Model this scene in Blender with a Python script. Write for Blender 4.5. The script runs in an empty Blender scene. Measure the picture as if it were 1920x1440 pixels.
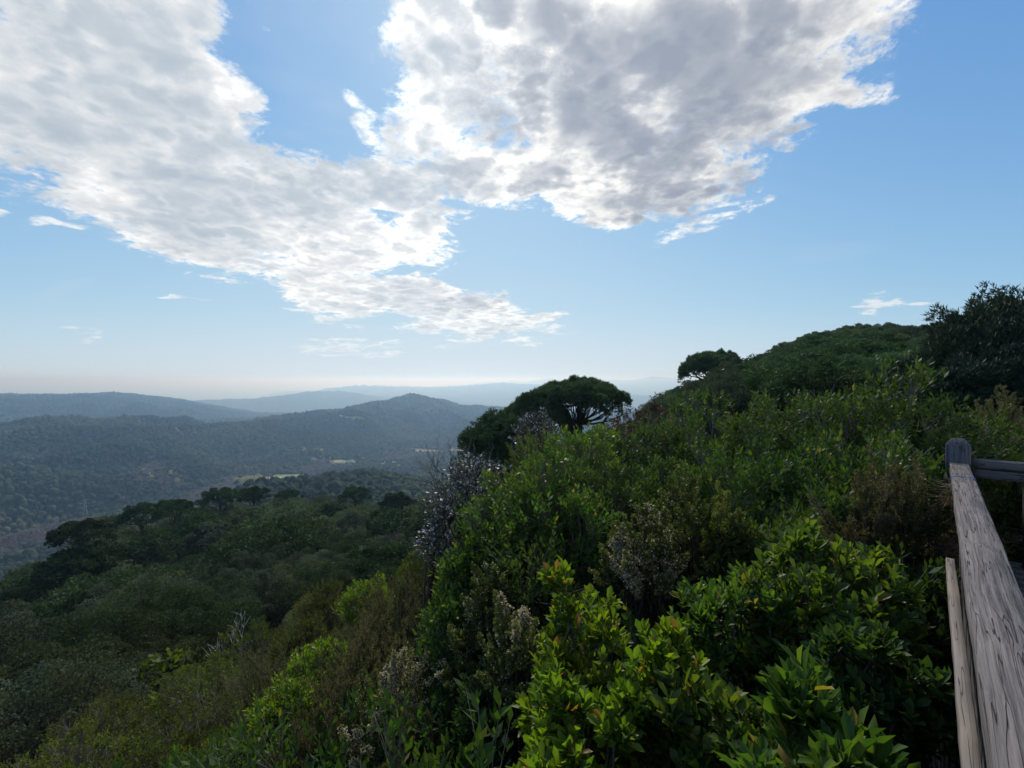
import bpy, math, random
import numpy as np
from mathutils import Vector, Matrix

random.seed(7)
R = math.radians
F = 860.0            # focal length in photo pixels (1920 wide)
HOR = 712.0          # eye level row in the photograph
CAMZ = 1.6
SC = bpy.context.scene
COL = SC.collection

# ------------------------------------------------------------------ camera
cam = bpy.data.cameras.new("camera")
cam.sensor_width = 36.0
cam.lens = 36.0 * F / 1920.0
cam.clip_start = 0.05
cam.clip_end = 300000.0
camo = bpy.data.objects.new("camera", cam)
camo.location = (0, 0, CAMZ)
camo.rotation_euler = (R(90) - math.atan((720 - HOR) / F), 0, 0)
COL.objects.link(camo)
SC.camera = camo

# ------------------------------------------------------------------ light and exposure
SC.view_settings.view_transform = 'Standard'
SC.view_settings.look = 'None'
SC.view_settings.gamma = 1.0
SC.view_settings.use_curve_mapping = False
SC.view_settings.exposure = 0.0
SUN_AZ, SUN_EL = R(-5.5), R(40.0)       # azimuth from +Y towards +X
SKY = 0.1
sun = bpy.data.lights.new("sun", 'SUN')
sun.energy = 4.0
sun.angle = R(7.0)
sun.color = (1.0, 0.95, 0.88)
suno = bpy.data.objects.new("sun", sun)
sd = Vector((math.sin(SUN_AZ) * math.cos(SUN_EL), math.cos(SUN_AZ) * math.cos(SUN_EL), math.sin(SUN_EL)))
suno.rotation_euler = sd.to_track_quat('Z', 'Y').to_euler()
suno.location = (0, 0, 60)
COL.objects.link(suno)
SC.cycles.max_bounces = 5
SC.cycles.diffuse_bounces = 2
SC.cycles.glossy_bounces = 2
SC.cycles.transmission_bounces = 3
SC.cycles.transparent_max_bounces = 6
SC.cycles.volume_bounces = 0
SC.cycles.use_denoising = True


class NT:
    """small helper round a node tree"""
    def __init__(s, nt):
        s.nt = nt
        nt.nodes.clear()

    def n(s, t, **kw):
        nd = s.nt.nodes.new(t)
        for k, v in kw.items():
            setattr(nd, k, v)
        return nd

    def put(s, sock, v):
        if isinstance(v, bpy.types.NodeSocket):
            s.nt.links.new(v, sock)
        elif v is not None:
            sock.default_value = v

    def m(s, op, a, b=None, c=None, clamp=False):
        nd = s.n('ShaderNodeMath', operation=op, use_clamp=clamp)
        for i, v in enumerate((a, b, c)):
            s.put(nd.inputs[i], v)
        return nd.outputs[0]

    def vm(s, op, a, b=None, scale=None):
        nd = s.n('ShaderNodeVectorMath', operation=op)
        s.put(nd.inputs[0], a)
        if b is not None:
            s.put(nd.inputs[1], b)
        if scale is not None:
            s.put(nd.inputs['Scale'], scale)
        return nd.outputs['Value'] if op in ('DOT_PRODUCT', 'LENGTH') else nd.outputs['Vector']

    def xyz(s, x, y, z):
        nd = s.n('ShaderNodeCombineXYZ')
        for i, v in enumerate((x, y, z)):
            s.put(nd.inputs[i], v)
        return nd.outputs[0]

    def sep(s, v):
        nd = s.n('ShaderNodeSeparateXYZ')
        s.put(nd.inputs[0], v)
        return nd.outputs

    def noise(s, vec, scale, detail=3.0, rough=0.5, dist=0.0, color=False, lac=2.0):
        nd = s.n('ShaderNodeTexNoise')
        s.put(nd.inputs['Vector'], vec)
        s.put(nd.inputs['Scale'], scale)
        s.put(nd.inputs['Detail'], detail)
        s.put(nd.inputs['Roughness'], rough)
        s.put(nd.inputs['Lacunarity'], lac)
        s.put(nd.inputs['Distortion'], dist)
        return nd.outputs['Color' if color else 'Fac']

    def mr(s, v, a, b, c=0.0, d=1.0, smooth=False):
        nd = s.n('ShaderNodeMapRange', interpolation_type='SMOOTHSTEP' if smooth else 'LINEAR')
        for i, x in enumerate((v, a, b, c, d)):
            s.put(nd.inputs[i], x)
        return nd.outputs[0]

    def mix(s, f, a, b, mode='MIX'):
        nd = s.n('ShaderNodeMix', data_type='RGBA', blend_type=mode)
        s.put(nd.inputs[0], f)
        s.put(nd.inputs[6], (*a, 1) if isinstance(a, tuple) and len(a) == 3 else a)
        s.put(nd.inputs[7], (*b, 1) if isinstance(b, tuple) and len(b) == 3 else b)
        return nd.outputs[2]

    def ramp(s, f, stops):
        nd = s.n('ShaderNodeValToRGB')
        cr = nd.color_ramp
        while len(cr.elements) < len(stops):
            cr.elements.new(0.5)
        for e, (p, c) in zip(cr.elements, stops):
            e.position = p
            e.color = (*c, 1)
        s.put(nd.inputs[0], f)
        return nd.outputs[0]


def px_azel(px, py):
    a = math.atan((px - 960) / F)
    return a, math.atan((HOR - py) / F * math.cos(a))


# ------------------------------------------------------------------ world: Nishita sky with a cloud deck
def make_world():
    w = bpy.data.worlds.new("World")
    SC.world = w
    w.use_nodes = True
    t = NT(w.node_tree)
    out = t.n('ShaderNodeOutputWorld')
    sky = t.n('ShaderNodeTexSky', sky_type='NISHITA', sun_disc=False, sun_elevation=SUN_EL, sun_rotation=SUN_AZ,
              altitude=200.0, air_density=1.0, dust_density=0.35, ozone_density=2.2)
    tc = t.n('ShaderNodeTexCoord')
    D = tc.outputs['Generated']
    x, y, z = t.sep(D)
    az = t.m('ARCTAN2', x, y)
    el = t.m('ARCSINE', z)
    # cloud-deck coordinates (a flat layer overhead: detail gets finer towards the horizon)
    zz = t.m('ADD', t.m('MAXIMUM', z, 0.0), 0.16)
    P = t.xyz(t.m('DIVIDE', x, zz), t.m('DIVIDE', y, zz), 0.3)
    warp = t.noise(P, 2.2, 3.0, 0.55, color=True)
    wx, wy, _ = t.sep(t.vm('SUBTRACT', warp, (0.5, 0.5, 0.5)))
    azw = t.m('MULTIPLY_ADD', wx, 0.16, az)
    elw = t.m('MULTIPLY_ADD', wy, 0.11, el)
    V = t.xyz(azw, elw, 1.0)

    def blobs(lst):
        f = None
        for (cx, cy, rx, ry, rot, wgt) in lst:
            pts, uv = [], []
            cr, sr = math.cos(R(rot)), math.sin(R(rot))
            for k in range(16):
                a = k / 16 * 2 * math.pi
                u, v = math.cos(a), math.sin(a)
                qx = cx + rx * u * cr + ry * v * sr
                qy = cy + rx * u * sr - ry * v * cr
                pts.append(px_azel(qx, qy))
                uv.append((u, v, 1))
            A, *_ = np.linalg.lstsq(np.array(uv), np.array(pts), rcond=None)   # uv1 @ A = p
            M = np.linalg.inv(A[:2].T)
            c = A[2]
            r0, r1 = M[0], M[1]
            u = t.vm('DOT_PRODUCT', V, (r0[0], r0[1], -float(r0 @ c)))
            v = t.vm('DOT_PRODUCT', V, (r1[0], r1[1], -float(r1 @ c)))
            q = t.m('MULTIPLY_ADD', u, u, t.m('MULTIPLY', v, v))
            g = t.m('MULTIPLY_ADD', q, -wgt, wgt)
            f = g if f is None else t.m('MAXIMUM', f, g)
        return f

    # cx, cy, rx, ry, clockwise degrees, weight
    deck = [  # thick right-hand cloud
        (1120, 60, 400, 190, 12, 1.0), (1340, 90, 330, 190, -25, 1.0), (1120, 230, 330, 130, 25, 1.0), (1230, 320, 190, 90, 0, .8),
        (1470, 160, 190, 100, -40, .8), (840, 60, 120, 130, 20, .9), (870, 190, 120, 100, 35, .7),
        (1450, 20, 205, 130, 0, .9), (1560, 185, 100, 22, -8, .5),
        # the broad pale cloud on the left
        (190, 90, 290, 190, 30, 1.0), (60, 200, 210, 160, 30, 1.0), (330, 210, 230, 150, 40, 1.0), (330, 350, 300, 130, 28, 1.0),
        (520, 370, 240, 100, 12, .9), (700, 350, 190, 62, 12, .9), (620, 450, 240, 60, 8, .8), (130, 350, 90, 40, 40, .5),
        (360, 460, 210, 40, 20, .7), (300, 20, 170, 90, 10, .9), (600, 530, 140, 60, 24, .9), (790, 560, 190, 42, 6, .9),
        (850, 590, 170, 40, 12, .7), (960, 590, 110, 13, 2, .5), (780, 420, 80, 30, 0, .7), (740, 470, 90, 18, -12, .5),
        (900, 330, 110, 60, 30, .9), (1010, 330, 130, 60, 10, .9), (1110, 370, 150, 50, 5, .8), (800, 250, 70, 60, 50, .6),
    ]
    thin = [  # small separate wisps
        (692, 195, 22, 34, -25, .42), (712, 240, 28, 46, -15, .42), (742, 275, 30, 30, -40, .4), (30, 390, 38, 10, 22, .7), (130, 418, 46, 13, 14, .7), (330, 557, 80, 6, 3, .5), (180, 632, 70, 6, 2, .4),
        (492, 62, 26, 12, 10, .5), (1320, 420, 100, 12, -10, .75), (1360, 386, 70, 9, -12, .65), (1290, 440, 80, 12, -6, .6),
        (1120, 395, 40, 24, 0, .7), (1610, 580, 36, 9, 0, .8), (1650, 568, 40, 12, 0, .55), (1700, 570, 34, 12, -10, .65),
        (640, 652, 120, 12, 4, .5), (800, 645, 130, 8, 2, .35), (1050, 622, 60, 9, 8, .5), (870, 408, 50, 8, -8, .4), (1050, 405, 60, 10, 0, .35),
    ]
    f1 = blobs(deck)
    f2 = blobs(thin)
    # ragged detail
    n1 = t.noise(P, 4.0, 7.0, 0.66, 0.35)
    n2 = t.noise(P, 17.0, 5.0, 0.68, 0.2)
    dn1 = t.m('SUBTRACT', n1, 0.5)
    dn2 = t.m('SUBTRACT', n2, 0.5)
    dd = t.m('MULTIPLY_ADD', dn1, 2.3, t.m('MULTIPLY', dn2, 1.5))
    den1 = t.m('ADD', f1, t.m('SUBTRACT', dd, 0.02))
    a1 = t.mr(den1, -0.10, 0.45, 0, 1, True)
    den2 = t.m('ADD', f2, t.m('MULTIPLY', dd, 1.2))
    a2 = t.m('MULTIPLY', t.mr(den2, 0.1, 0.75, 0, 1, True), 0.75)
    # a high thin veil
    n3 = t.noise(t.vm('MULTIPLY', P, (1.0, 2.2, 1.0)), 0.7, 6.0, 0.6, 0.5)
    veil = t.m('MULTIPLY', t.mr(n3, 0.42, 0.75, 0, 1, True), 0.30)
    inside = t.mr(az, 0.50, 0.75, 1.0, 0.25)
    veil = t.m('MULTIPLY', veil, inside)
    # bright haze under the sun
    wide = t.m('POWER', 2.718, t.m('MULTIPLY', t.m('MULTIPLY', t.m('ADD', az, 0.15), t.m('ADD', az, 0.15)), -1.6))
    low = t.mr(el, 0.0, 0.62, 0.42, 0.0, True)
    veil = t.m('MAXIMUM', veil, t.m('MULTIPLY', wide, low))
    veil = t.m('ADD', veil, t.mr(el, 0.0, 0.16, 0.22, 0.0, True))
    # other clouds all round the viewer, out of the picture
    front = t.mr(y, 0.05, 0.35, 1.0, 0.0, True)
    high = t.mr(el, 0.78, 0.95, 0.0, 1.0, True)
    rest = t.m('MAXIMUM', front, high)
    a3 = t.m('MULTIPLY', t.mr(t.noise(P, 1.1, 7, 0.58), 0.5, 0.62, 0, 1, True), rest)
    a3 = t.m('MULTIPLY', a3, t.mr(el, 0.0, 0.25, 0, 1))
    alpha = t.m('MAXIMUM', t.m('MAXIMUM', a1, a2), a3)
    # fade of clouds in the low haze
    alpha = t.m('MULTIPLY', alpha, t.mr(el, 0.02, 0.17, 0.45, 1.0))
    # light in the cloud: thick parts grey, thin parts bright, brightest near the hidden sun
    cs = t.vm('DOT_PRODUCT', t.vm('NORMALIZE', D), tuple(sd))
    ang = t.m('ARCCOSINE', t.m('MINIMUM', cs, 0.99999))
    nearsun = t.m('POWER', 2.718, t.m('MULTIPLY', ang, -2.6))
    right = t.mr(az, -0.22, 0.05, 0.0, 1.0, True)
    # wide grey bellies
    belly = blobs([(1000, 150, 210, 60, 8, 1.0), (1090, 60, 200, 60, 20, .9), (1250, 130, 120, 50, 30, .6), (1200, 260, 150, 60, 20, .7), (1370, 200, 130, 90, -30, .7),
                   (930, 230, 90, 40, 20, .6), (1400, 70, 170, 60, -10, .8), (280, 190, 110, 60, 20, .75), (350, 380, 110, 60, 20, .75), (60, 260, 90, 90, 30, .6),
                   (480, 330, 130, 50, 20, .5), (60, 60, 110, 60, 30, .4), (260, 60, 120, 60, 30, .4), (1280, 350, 120, 40, -10, .5), (700, 330, 120, 40, 10, .4)])
    lump = t.noise(P, 5.5, 3.5, 0.52, 0.15)
    lump2 = t.noise(P, 2.2, 3.0, 0.5, 0.1)
    fine = t.m('SUBTRACT', t.noise(P, 15.0, 4.0, 0.62, 0.1), 0.5)
    # puffs: folded noise gives the rounded lumps and the bright gaps between them
    puff = t.m('ABSOLUTE', t.m('SUBTRACT', t.noise(P, 7.5, 2.5, 0.5, 0.1), 0.5))
    thick = t.mr(belly, -1.2, 0.8, 0.02, 0.72, True)
    thick = t.m('ADD', thick, t.m('MULTIPLY', t.m('SUBTRACT', lump, 0.49), 1.9))
    thick = t.m('ADD', thick, t.m('MULTIPLY', t.m('SUBTRACT', lump2, 0.5), 1.5))
    thick = t.m('ADD', thick, t.m('MULTIPLY', t.m('SUBTRACT', t.mr(puff, 0.0, 0.14, 0, 1, True), 0.55), 0.42))
    thick = t.m('ADD', thick, t.m('MULTIPLY', fine, t.mr(den1, 0.2, 1.1, 1.9, 0.45)))
    thick = t.m('ADD', thick, t.mr(den1, 0.05, 0.85, -0.45, 0.16))
    thick = t.mr(thick, -0.52, 1.2, 0, 1)
    cl = t.ramp(thick, [(0, (0.86, 0.87, 0.87)), (.28, (0.76, 0.78, 0.80)), (.5, (0.67, 0.71, 0.75)), (.75, (0.55, 0.61, 0.67)), (1, (0.47, 0.54, 0.61))])
    crr = t.ramp(thick, [(0, (0.86, 0.86, 0.84)), (.28, (0.74, 0.75, 0.75)), (.48, (0.58, 0.60, 0.64)), (.7, (0.43, 0.46, 0.52)), (1, (0.32, 0.36, 0.44))])
    ccol = t.mix(right, cl, crr)
    glow = t.m('MULTIPLY', t.m('MULTIPLY', nearsun, t.m('POWER', t.m('SUBTRACT', 1.0, thick), 4.0)), 1.0)
    ccol = t.mix(1.0, ccol, t.mix(glow, (0, 0, 0), (1.0, 0.96, 0.86)), 'ADD')
    # sky colour
    skyc = sky.outputs[0]
    sr, sg, sb = t.sep(skyc)
    # glare round the hidden sun is soaked up by the cloud in front of it: soft shoulder instead of a hot spot
    soft = lambda c, k, mx: t.m('MULTIPLY', t.m('SUBTRACT', 1.0, t.m('POWER', 2.718, t.m('MULTIPLY', c, -k * SKY))), mx)
    skyc = t.xyz(soft(sr, 1.35, 0.74), soft(sg, 2.05, 0.80), soft(sb, 3.2, 0.86))
    base = t.mix(veil, skyc, (0.68, 0.75, 0.81))
    col = t.mix(alpha, base, ccol)
    bg = t.n('ShaderNodeBackground')
    t.put(bg.inputs['Color'], t.mix(1.0, col, (1 / SKY, 1 / SKY, 1 / SKY), 'MULTIPLY'))
    bg.inputs['Strength'].default_value = SKY
    t.nt.links.new(bg.outputs[0], out.inputs['Surface'])
    w.cycles.sampling_method = 'MANUAL'
    w.cycles.sample_map_resolution = 512


make_world()

# ------------------------------------------------------------------ helpers
rng = np.random.default_rng(11)


def zpx(px, py, r):
    """height of the point seen at pixel (px, py) when it stands r metres away horizontally"""
    a, e = px_azel(px, py)
    return CAMZ + r * math.tan(e)


def at(px, py, r):
    a, e = px_azel(px, py)
    return np.array((r * math.sin(a), r * math.cos(a), CAMZ + r * math.tan(e)))


def mesh_np(name, V, faces_by_n, mats=(), smooth=False, mat_idx=None):
    """faces_by_n: list of integer arrays (M, n)"""
    me = bpy.data.meshes.new(name)
    V = np.asarray(V, dtype=np.float32)
    me.vertices.add(len(V))
    me.vertices.foreach_set('co', V.ravel())
    tot = [np.full(len(f), f.shape[1], dtype=np.int32) for f in faces_by_n if len(f)]
    flat = [np.asarray(f, dtype=np.int32).ravel() for f in faces_by_n if len(f)]
    tot = np.concatenate(tot)
    flat = np.concatenate(flat)
    me.loops.add(len(flat))
    me.loops.foreach_set('vertex_index', flat)
    me.polygons.add(len(tot))
    start = np.zeros(len(tot), dtype=np.int32)
    start[1:] = np.cumsum(tot)[:-1]
    me.polygons.foreach_set('loop_start', start)
    me.polygons.foreach_set('loop_total', tot)
    if smooth:
        me.polygons.foreach_set('use_smooth', np.ones(len(tot), dtype=bool))
    for m_ in mats:
        me.materials.append(m_)
    if mat_idx is not None:
        me.polygons.foreach_set('material_index', np.asarray(mat_idx, dtype=np.int32))
    me.update(calc_edges=True)
    return me


def link(name, me, parent=None):
    o = bpy.data.objects.new(name, me)
    COL.objects.link(o)
    if parent is not None:
        o.parent = parent
    return o


def tag(o, label=None, cat=None, group=None, kind=None):
    if label:
        o['label'] = label
    if cat:
        o['category'] = cat
    if group:
        o['group'] = group
    if kind:
        o['kind'] = kind
    return o


def empty(name, loc=(0, 0, 0), rz=0.0):
    o = bpy.data.objects.new(name, None)
    o.empty_display_size = 0.2
    o.location = tuple(float(v) for v in loc)
    o.rotation_euler = (0, 0, rz)
    COL.objects.link(o)
    return o


def copy_tree(o, loc, rz=0.0, scale=1.0):
    r = o.copy()
    COL.objects.link(r)
    r.location = tuple(float(v) for v in loc)
    r.rotation_euler = (0, 0, rz)
    r.scale = scale if isinstance(scale, tuple) else (scale, scale, scale)
    for ch in list(o.children):
        c = ch.copy()
        COL.objects.link(c)
        c.parent = r
        for g in ch.children:
            d = g.copy()
            COL.objects.link(d)
            d.parent = c
    return r


def nrm(v):
    return v / np.maximum(np.linalg.norm(v, axis=-1, keepdims=True), 1e-9)


# ---- vectorised value noise
def _h(ix, iy, iz, seed):
    n = (ix * 374761393 + iy * 668265263 + iz * 1274126177 + seed * 974711) & 0xffffffff
    n = ((n ^ (n >> 13)) * 1274126177) & 0xffffffff
    n = n ^ (n >> 16)
    return (n & 0xffff) / 65535.0


def vnoise(x, y, z=None, seed=0):
    x = np.asarray(x, dtype=np.float64)
    y = np.asarray(y, dtype=np.float64)
    z = np.zeros_like(x) if z is None else np.asarray(z, dtype=np.float64)
    ix, iy, iz = (np.floor(v).astype(np.int64) for v in (x, y, z))
    fx, fy, fz = x - ix, y - iy, z - iz
    fx, fy, fz = (f * f * (3 - 2 * f) for f in (fx, fy, fz))
    o = 0
    for a in (0, 1):
        for b in (0, 1):
            for c in (0, 1):
                w = (fx if a else 1 - fx) * (fy if b else 1 - fy) * (fz if c else 1 - fz)
                o = o + w * _h(ix + a, iy + b, iz + c, seed)
    return o * 2 - 1


def fbm(x, y, z=None, oct=4, seed=0, gain=0.5):
    o, a = 0, 1.0
    for k in range(oct):
        o = o + a * vnoise(x * 2 ** k, y * 2 ** k, None if z is None else z * 2 ** k, seed + k * 17)
        a *= gain
    return o


# ------------------------------------------------------------------ materials
def material(name):
    m = bpy.data.materials.new(name)
    m.use_nodes = True
    t = NT(m.node_tree)
    t.out = t.n('ShaderNodeOutputMaterial')
    return m, t


def simple_mat(name, col, rough=0.8, bump=0.0, bscale=20.0, vary=0.25, vscale=6.0, spec=0.3, coords='Object'):
    m, t = material(name)
    tc = t.n('ShaderNodeTexCoord').outputs[coords]
    n1 = t.noise(tc, vscale, 5.0, 0.6)
    c0 = tuple(c * (1 - vary) for c in col)
    c1 = tuple(min(1, c * (1 + vary)) for c in col)
    b = t.n('ShaderNodeBsdfPrincipled')
    t.put(b.inputs['Base Color'], t.mix(t.mr(n1, 0.3, 0.7), c0, c1))
    b.inputs['Roughness'].default_value = rough
    b.inputs['Specular IOR Level'].default_value = spec
    if bump:
        bp = t.n('ShaderNodeBump')
        bp.inputs['Strength'].default_value = 0.8
        bp.inputs['Distance'].default_value = bump
        t.put(bp.inputs['Height'], t.noise(tc, bscale, 5.0, 0.6))
        t.nt.links.new(bp.outputs[0], b.inputs['Normal'])
    t.nt.links.new(b.outputs[0], t.out.inputs[0])
    return m


def leaf_mat(name, cols, trans=0.45, rough=0.45, gloss=0.25, tip=None, obj_vary=0.25, pos_scale=1.2, transcol=None):
    """cols: dark..light leaf colours picked per leaf; trans: share of light let through"""
    m, t = material(name)
    geo = t.n('ShaderNodeNewGeometry')
    oi = t.n('ShaderNodeObjectInfo')
    rnd = geo.outputs['Random Per Island']
    n1 = t.noise(geo.outputs['Position'], pos_scale, 2.0, 0.5)
    f = t.m('ADD', t.m('MULTIPLY', rnd, 0.55), t.m('MULTIPLY', t.m('SUBTRACT', n1, 0.25), 0.9), clamp=True)
    stops = [(i / (len(cols) - 1), c) for i, c in enumerate(cols)]
    col = t.ramp(f, stops)
    hsv = t.n('ShaderNodeHueSaturation')
    t.put(hsv.inputs['Color'], col)
    t.put(hsv.inputs['Hue'], t.mr(oi.outputs['Random'], 0, 1, 0.5 - 0.02, 0.5 + 0.02))
    t.put(hsv.inputs['Value'], t.mr(t.m('FRACT', t.m('MULTIPLY', oi.outputs['Random'], 7.31)), 0, 1, 1 - obj_vary, 1 + obj_vary))
    col = hsv.outputs[0]
    if tip is not None:   # a few leaves of another colour
        pick = t.m('GREATER_THAN', t.m('FRACT', t.m('MULTIPLY', rnd, 91.7)), tip[1])
        col = t.mix(pick, col, tip[0])
    d = t.n('ShaderNodeBsdfPrincipled')
    t.put(d.inputs['Base Color'], col)
    d.inputs['Roughness'].default_value = rough
    d.inputs['Specular IOR Level'].default_value = gloss
    tr = t.n('ShaderNodeBsdfTranslucent')
    t.put(tr.inputs['Color'], t.mix(1.0, col, transcol or (1.5, 1.6, 0.45), 'MULTIPLY'))
    mx = t.n('ShaderNodeMixShader')
    mx.inputs[0].default_value = trans
    t.nt.links.new(d.outputs[0], mx.inputs[1])
    t.nt.links.new(tr.outputs[0], mx.inputs[2])
    t.nt.links.new(mx.outputs[0], t.out.inputs[0])
    return m


# ------------------------------------------------------------------ terrain
# every layer: photo column -> (distance, height), crest heights given by photo row where seen
def layer(rows):
    out = []
    for px, r, kind, v in rows:
        z = zpx(px, v, r) if kind == 'y' else v
        if kind == 'z' and z < -289:
            z = -455.0          # sea bed
        elif r < 20000:
            z = max(z, -415.0)
        out.append((px, r, z))
    return out


LAYERS = [
    layer([(-900, .4, 'z', -2.6), (2900, .4, 'z', -2.2)]),
    layer([(-900, 3, 'z', -3.6), (600, 3, 'z', -3.2), (1300, 3, 'z', -2.6), (2900, 3, 'z', -2.2)]),
    layer([(-900, 10, 'z', -9), (0, 10, 'z', -8.2), (600, 10, 'z', -7.2), (1000, 10, 'z', -4.8), (1300, 10, 'z', -3.2), (1700, 10, 'z', -2.2), (2900, 10, 'z', -1.5)]),
    layer([(-900, 40, 'z', -25), (0, 40, 'z', -24), (300, 40, 'z', -23), (600, 40, 'z', -21), (850, 40, 'z', -17), (1000, 38, 'z', -12.5), (1150, 38, 'z', -9.5), (1300, 35, 'z', -5.5), (1500, 35, 'z', -2), (1750, 32, 'z', -1.0), (2900, 32, 'z', 2)]),
    layer([(-900, 75, 'z', -38), (0, 70, 'z', -35.5), (300, 80, 'z', -35), (600, 85, 'z', -35), (850, 80, 'z', -29), (1000, 60, 'z', -17), (1150, 55, 'z', -13.5), (1300, 48, 'z', -5), (1500, 60, 'z', 0), (1750, 55, 'z', .8), (2900, 50, 'z', 5)]),
    layer([(-900, 100, 'z', -44), (0, 95, 'z', -41), (120, 115, 'z', -42), (250, 135, 'z', -42.5), (420, 150, 'z', -43), (560, 165, 'z', -46), (700, 170, 'z', -50), (850, 150, 'z', -45),
           (1000, 90, 'z', -26), (1150, 80, 'z', -20), (1250, 62, 'z', -7), (1400, 68, 'z', -3.0), (1540, 82, 'z', 2.8), (1650, 88, 'z', 4.0), (1760, 80, 'z', 2.8), (1920, 75, 'z', 4), (2900, 80, 'z', 9)]),
    layer([(-900, 260, 'z', -100), (120, 260, 'z', -100), (420, 300, 'z', -110), (700, 320, 'z', -105), (1000, 300, 'z', -90), (1250, 260, 'z', -60), (1500, 260, 'z', -40), (2900, 260, 'z', -20)]),
    # dark knoll below
    layer([(-900, 520, 'z', -190), (0, 520, 'z', -190), (300, 520, 'z', -170), (400, 530, 'y', 955), (480, 540, 'y', 922), (560, 545, 'y', 912), (640, 555, 'y', 901), (700, 560, 'y', 898), (800, 570, 'y', 910), (900, 580, 'y', 925), (1100, 560, 'z', -130), (1400, 520, 'z', -100), (2900, 520, 'z', -60)]),
    layer([(-900, 800, 'z', -230), (300, 850, 'z', -235), (560, 900, 'z', -222), (900, 950, 'z', -225), (1400, 900, 'z', -190), (2900, 900, 'z', -120)]),
    # valley floor
    layer([(-900, 1000, 'z', -242), (0, 1020, 'z', -241), (200, 1080, 'z', -241), (300, 1160, 'z', -244), (400, 1230, 'z', -246), (460, 1270, 'z', -248), (640, 1450, 'z', -252), (850, 1650, 'z', -262), (1100, 1700, 'z', -262), (2900, 1700, 'z', -200)]),
    # spur on the left
    layer([(-900, 1190, 'y', 878), (0, 1200, 'y', 891), (150, 1220, 'y', 898), (300, 1260, 'y', 912), (380, 1300, 'y', 914), (460, 1340, 'z', -243), (640, 1520, 'z', -248), (850, 1750, 'z', -256), (1100, 1800, 'z', -250), (2900, 1800, 'z', -200)]),
    layer([(-900, 1330, 'z', -205), (0, 1340, 'z', -192), (150, 1350, 'z', -208), (300, 1360, 'z', -222), (460, 1420, 'z', -228), (640, 1640, 'z', -232), (850, 1950, 'z', -238), (1100, 2000, 'z', -225), (2900, 2000, 'z', -200)]),
    # wooded ridge with the round peak
    layer([(-900, 1700, 'y', 818), (-200, 1700, 'y', 815), (0, 1700, 'y', 812), (150, 1700, 'y', 805), (300, 1690, 'y', 802), (400, 1720, 'y', 797), (480, 1740, 'y', 793), (560, 1850, 'y', 787), (640, 2050, 'y', 774), (700, 2300, 'y', 762),
           (745, 2450, 'y', 752), (777, 2550, 'y', 743.5), (810, 2600, 'y', 750), (850, 2650, 'y', 761), (900, 2700, 'y', 768), (960, 2700, 'y', 776), (1100, 2700, 'y', 782), (2900, 2700, 'y', 780)]),
    layer([(-900, 2500, 'z', -235), (0, 2500, 'z', -235), (600, 2700, 'z', -235), (850, 3400, 'z', -235), (2900, 3400, 'z', -235)]),
    # long left ridge
    layer([(-900, 4200, 'y', 742), (0, 4200, 'y', 741), (70, 4200, 'y', 742), (130, 4200, 'y', 741.5), (200, 4200, 'y', 738.5), (250, 4250, 'y', 741.5), (300, 4300, 'y', 747), (345, 4350, 'y', 752), (400, 4500, 'y', 762), (480, 4600, 'y', 775), (640, 4700, 'y', 781), (2900, 4700, 'y', 780)]),
    layer([(-900, 5600, 'z', -455), (200, 5600, 'z', -400), (300, 5600, 'z', -390.1), (640, 5600, 'y', 775), (2900, 5600, 'y', 775)]),
    layer([(-900, 7400, 'z', -296), (200, 7400, 'z', -294), (330, 7200, 'y', 756), (380, 7100, 'y', 750), (480, 7000, 'y', 747.5), (530, 7000, 'y', 741), (585, 7000, 'y', 734.5), (640, 7000, 'y', 733.5), (690, 7000, 'y', 741), (730, 7000, 'y', 747),
           (800, 7000, 'y', 754), (860, 7000, 'y', 756), (1000, 7000, 'y', 768), (2900, 7000, 'y', 768)]),
    layer([(-900, 9000, 'z', -300), (330, 9000, 'z', -300), (640, 8600, 'z', -288), (2900, 8600, 'z', -288)]),
    layer([(-900, 11500, 'z', -305), (480, 11500, 'z', -305), (560, 11500, 'y', 741), (610, 11500, 'y', 730), (665, 11500, 'y', 723.5), (740, 11500, 'y', 726), (800, 11500, 'y', 728.5), (850, 11500, 'y', 726.5), (900, 11500, 'y', 721), (940, 11500, 'y', 717.5),
           (1000, 11500, 'y', 721), (1060, 11500, 'y', 725), (1150, 11500, 'y', 732), (1210, 11500, 'y', 743), (1260, 11500, 'y', 755), (2900, 11500, 'y', 755)]),
    layer([(-900, 15500, 'z', -310), (480, 15500, 'z', -310), (700, 15500, 'z', -240), (2900, 15500, 'z', -240)]),
    layer([(-900, 24000, 'z', -330), (800, 24000, 'z', -320), (880, 24000, 'y', 721), (912, 24000, 'y', 716.5), (945, 24000, 'y', 717), (962, 24000, 'y', 713.5), (985, 24000, 'y', 717), (1003, 24000, 'y', 712.5), (1026, 24000, 'y', 709),
           (1060, 24000, 'y', 711), (1110, 24000, 'y', 714), (1150, 24000, 'y', 711.5), (1180, 24000, 'y', 713), (1203, 24000, 'y', 710), (1225, 24000, 'y', 707), (1262, 24000, 'y', 709), (1400, 24000, 'y', 712), (2900, 24000, 'y', 712)]),
    layer([(-900, 45000, 'z', -400), (2900, 45000, 'z', -400)]),
]

AZ0, AZ1, NA = -56.0, 56.0, 900
az_in = np.linspace(AZ0, AZ1, NA)
az_out = np.linspace(AZ1, 360 + AZ0, 90)[1:-1]
AZS = np.radians(np.concatenate([az_in, az_out]))
NR = 460
# more rows where the visible slopes are
rr = np.concatenate([np.geomspace(0.4, 60, 90), np.geomspace(60, 900, 90)[1:], np.geomspace(900, 4600, 190)[1:], np.geomspace(4600, 45000, 95)[1:]])
RS = rr
NR = len(RS)


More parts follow.
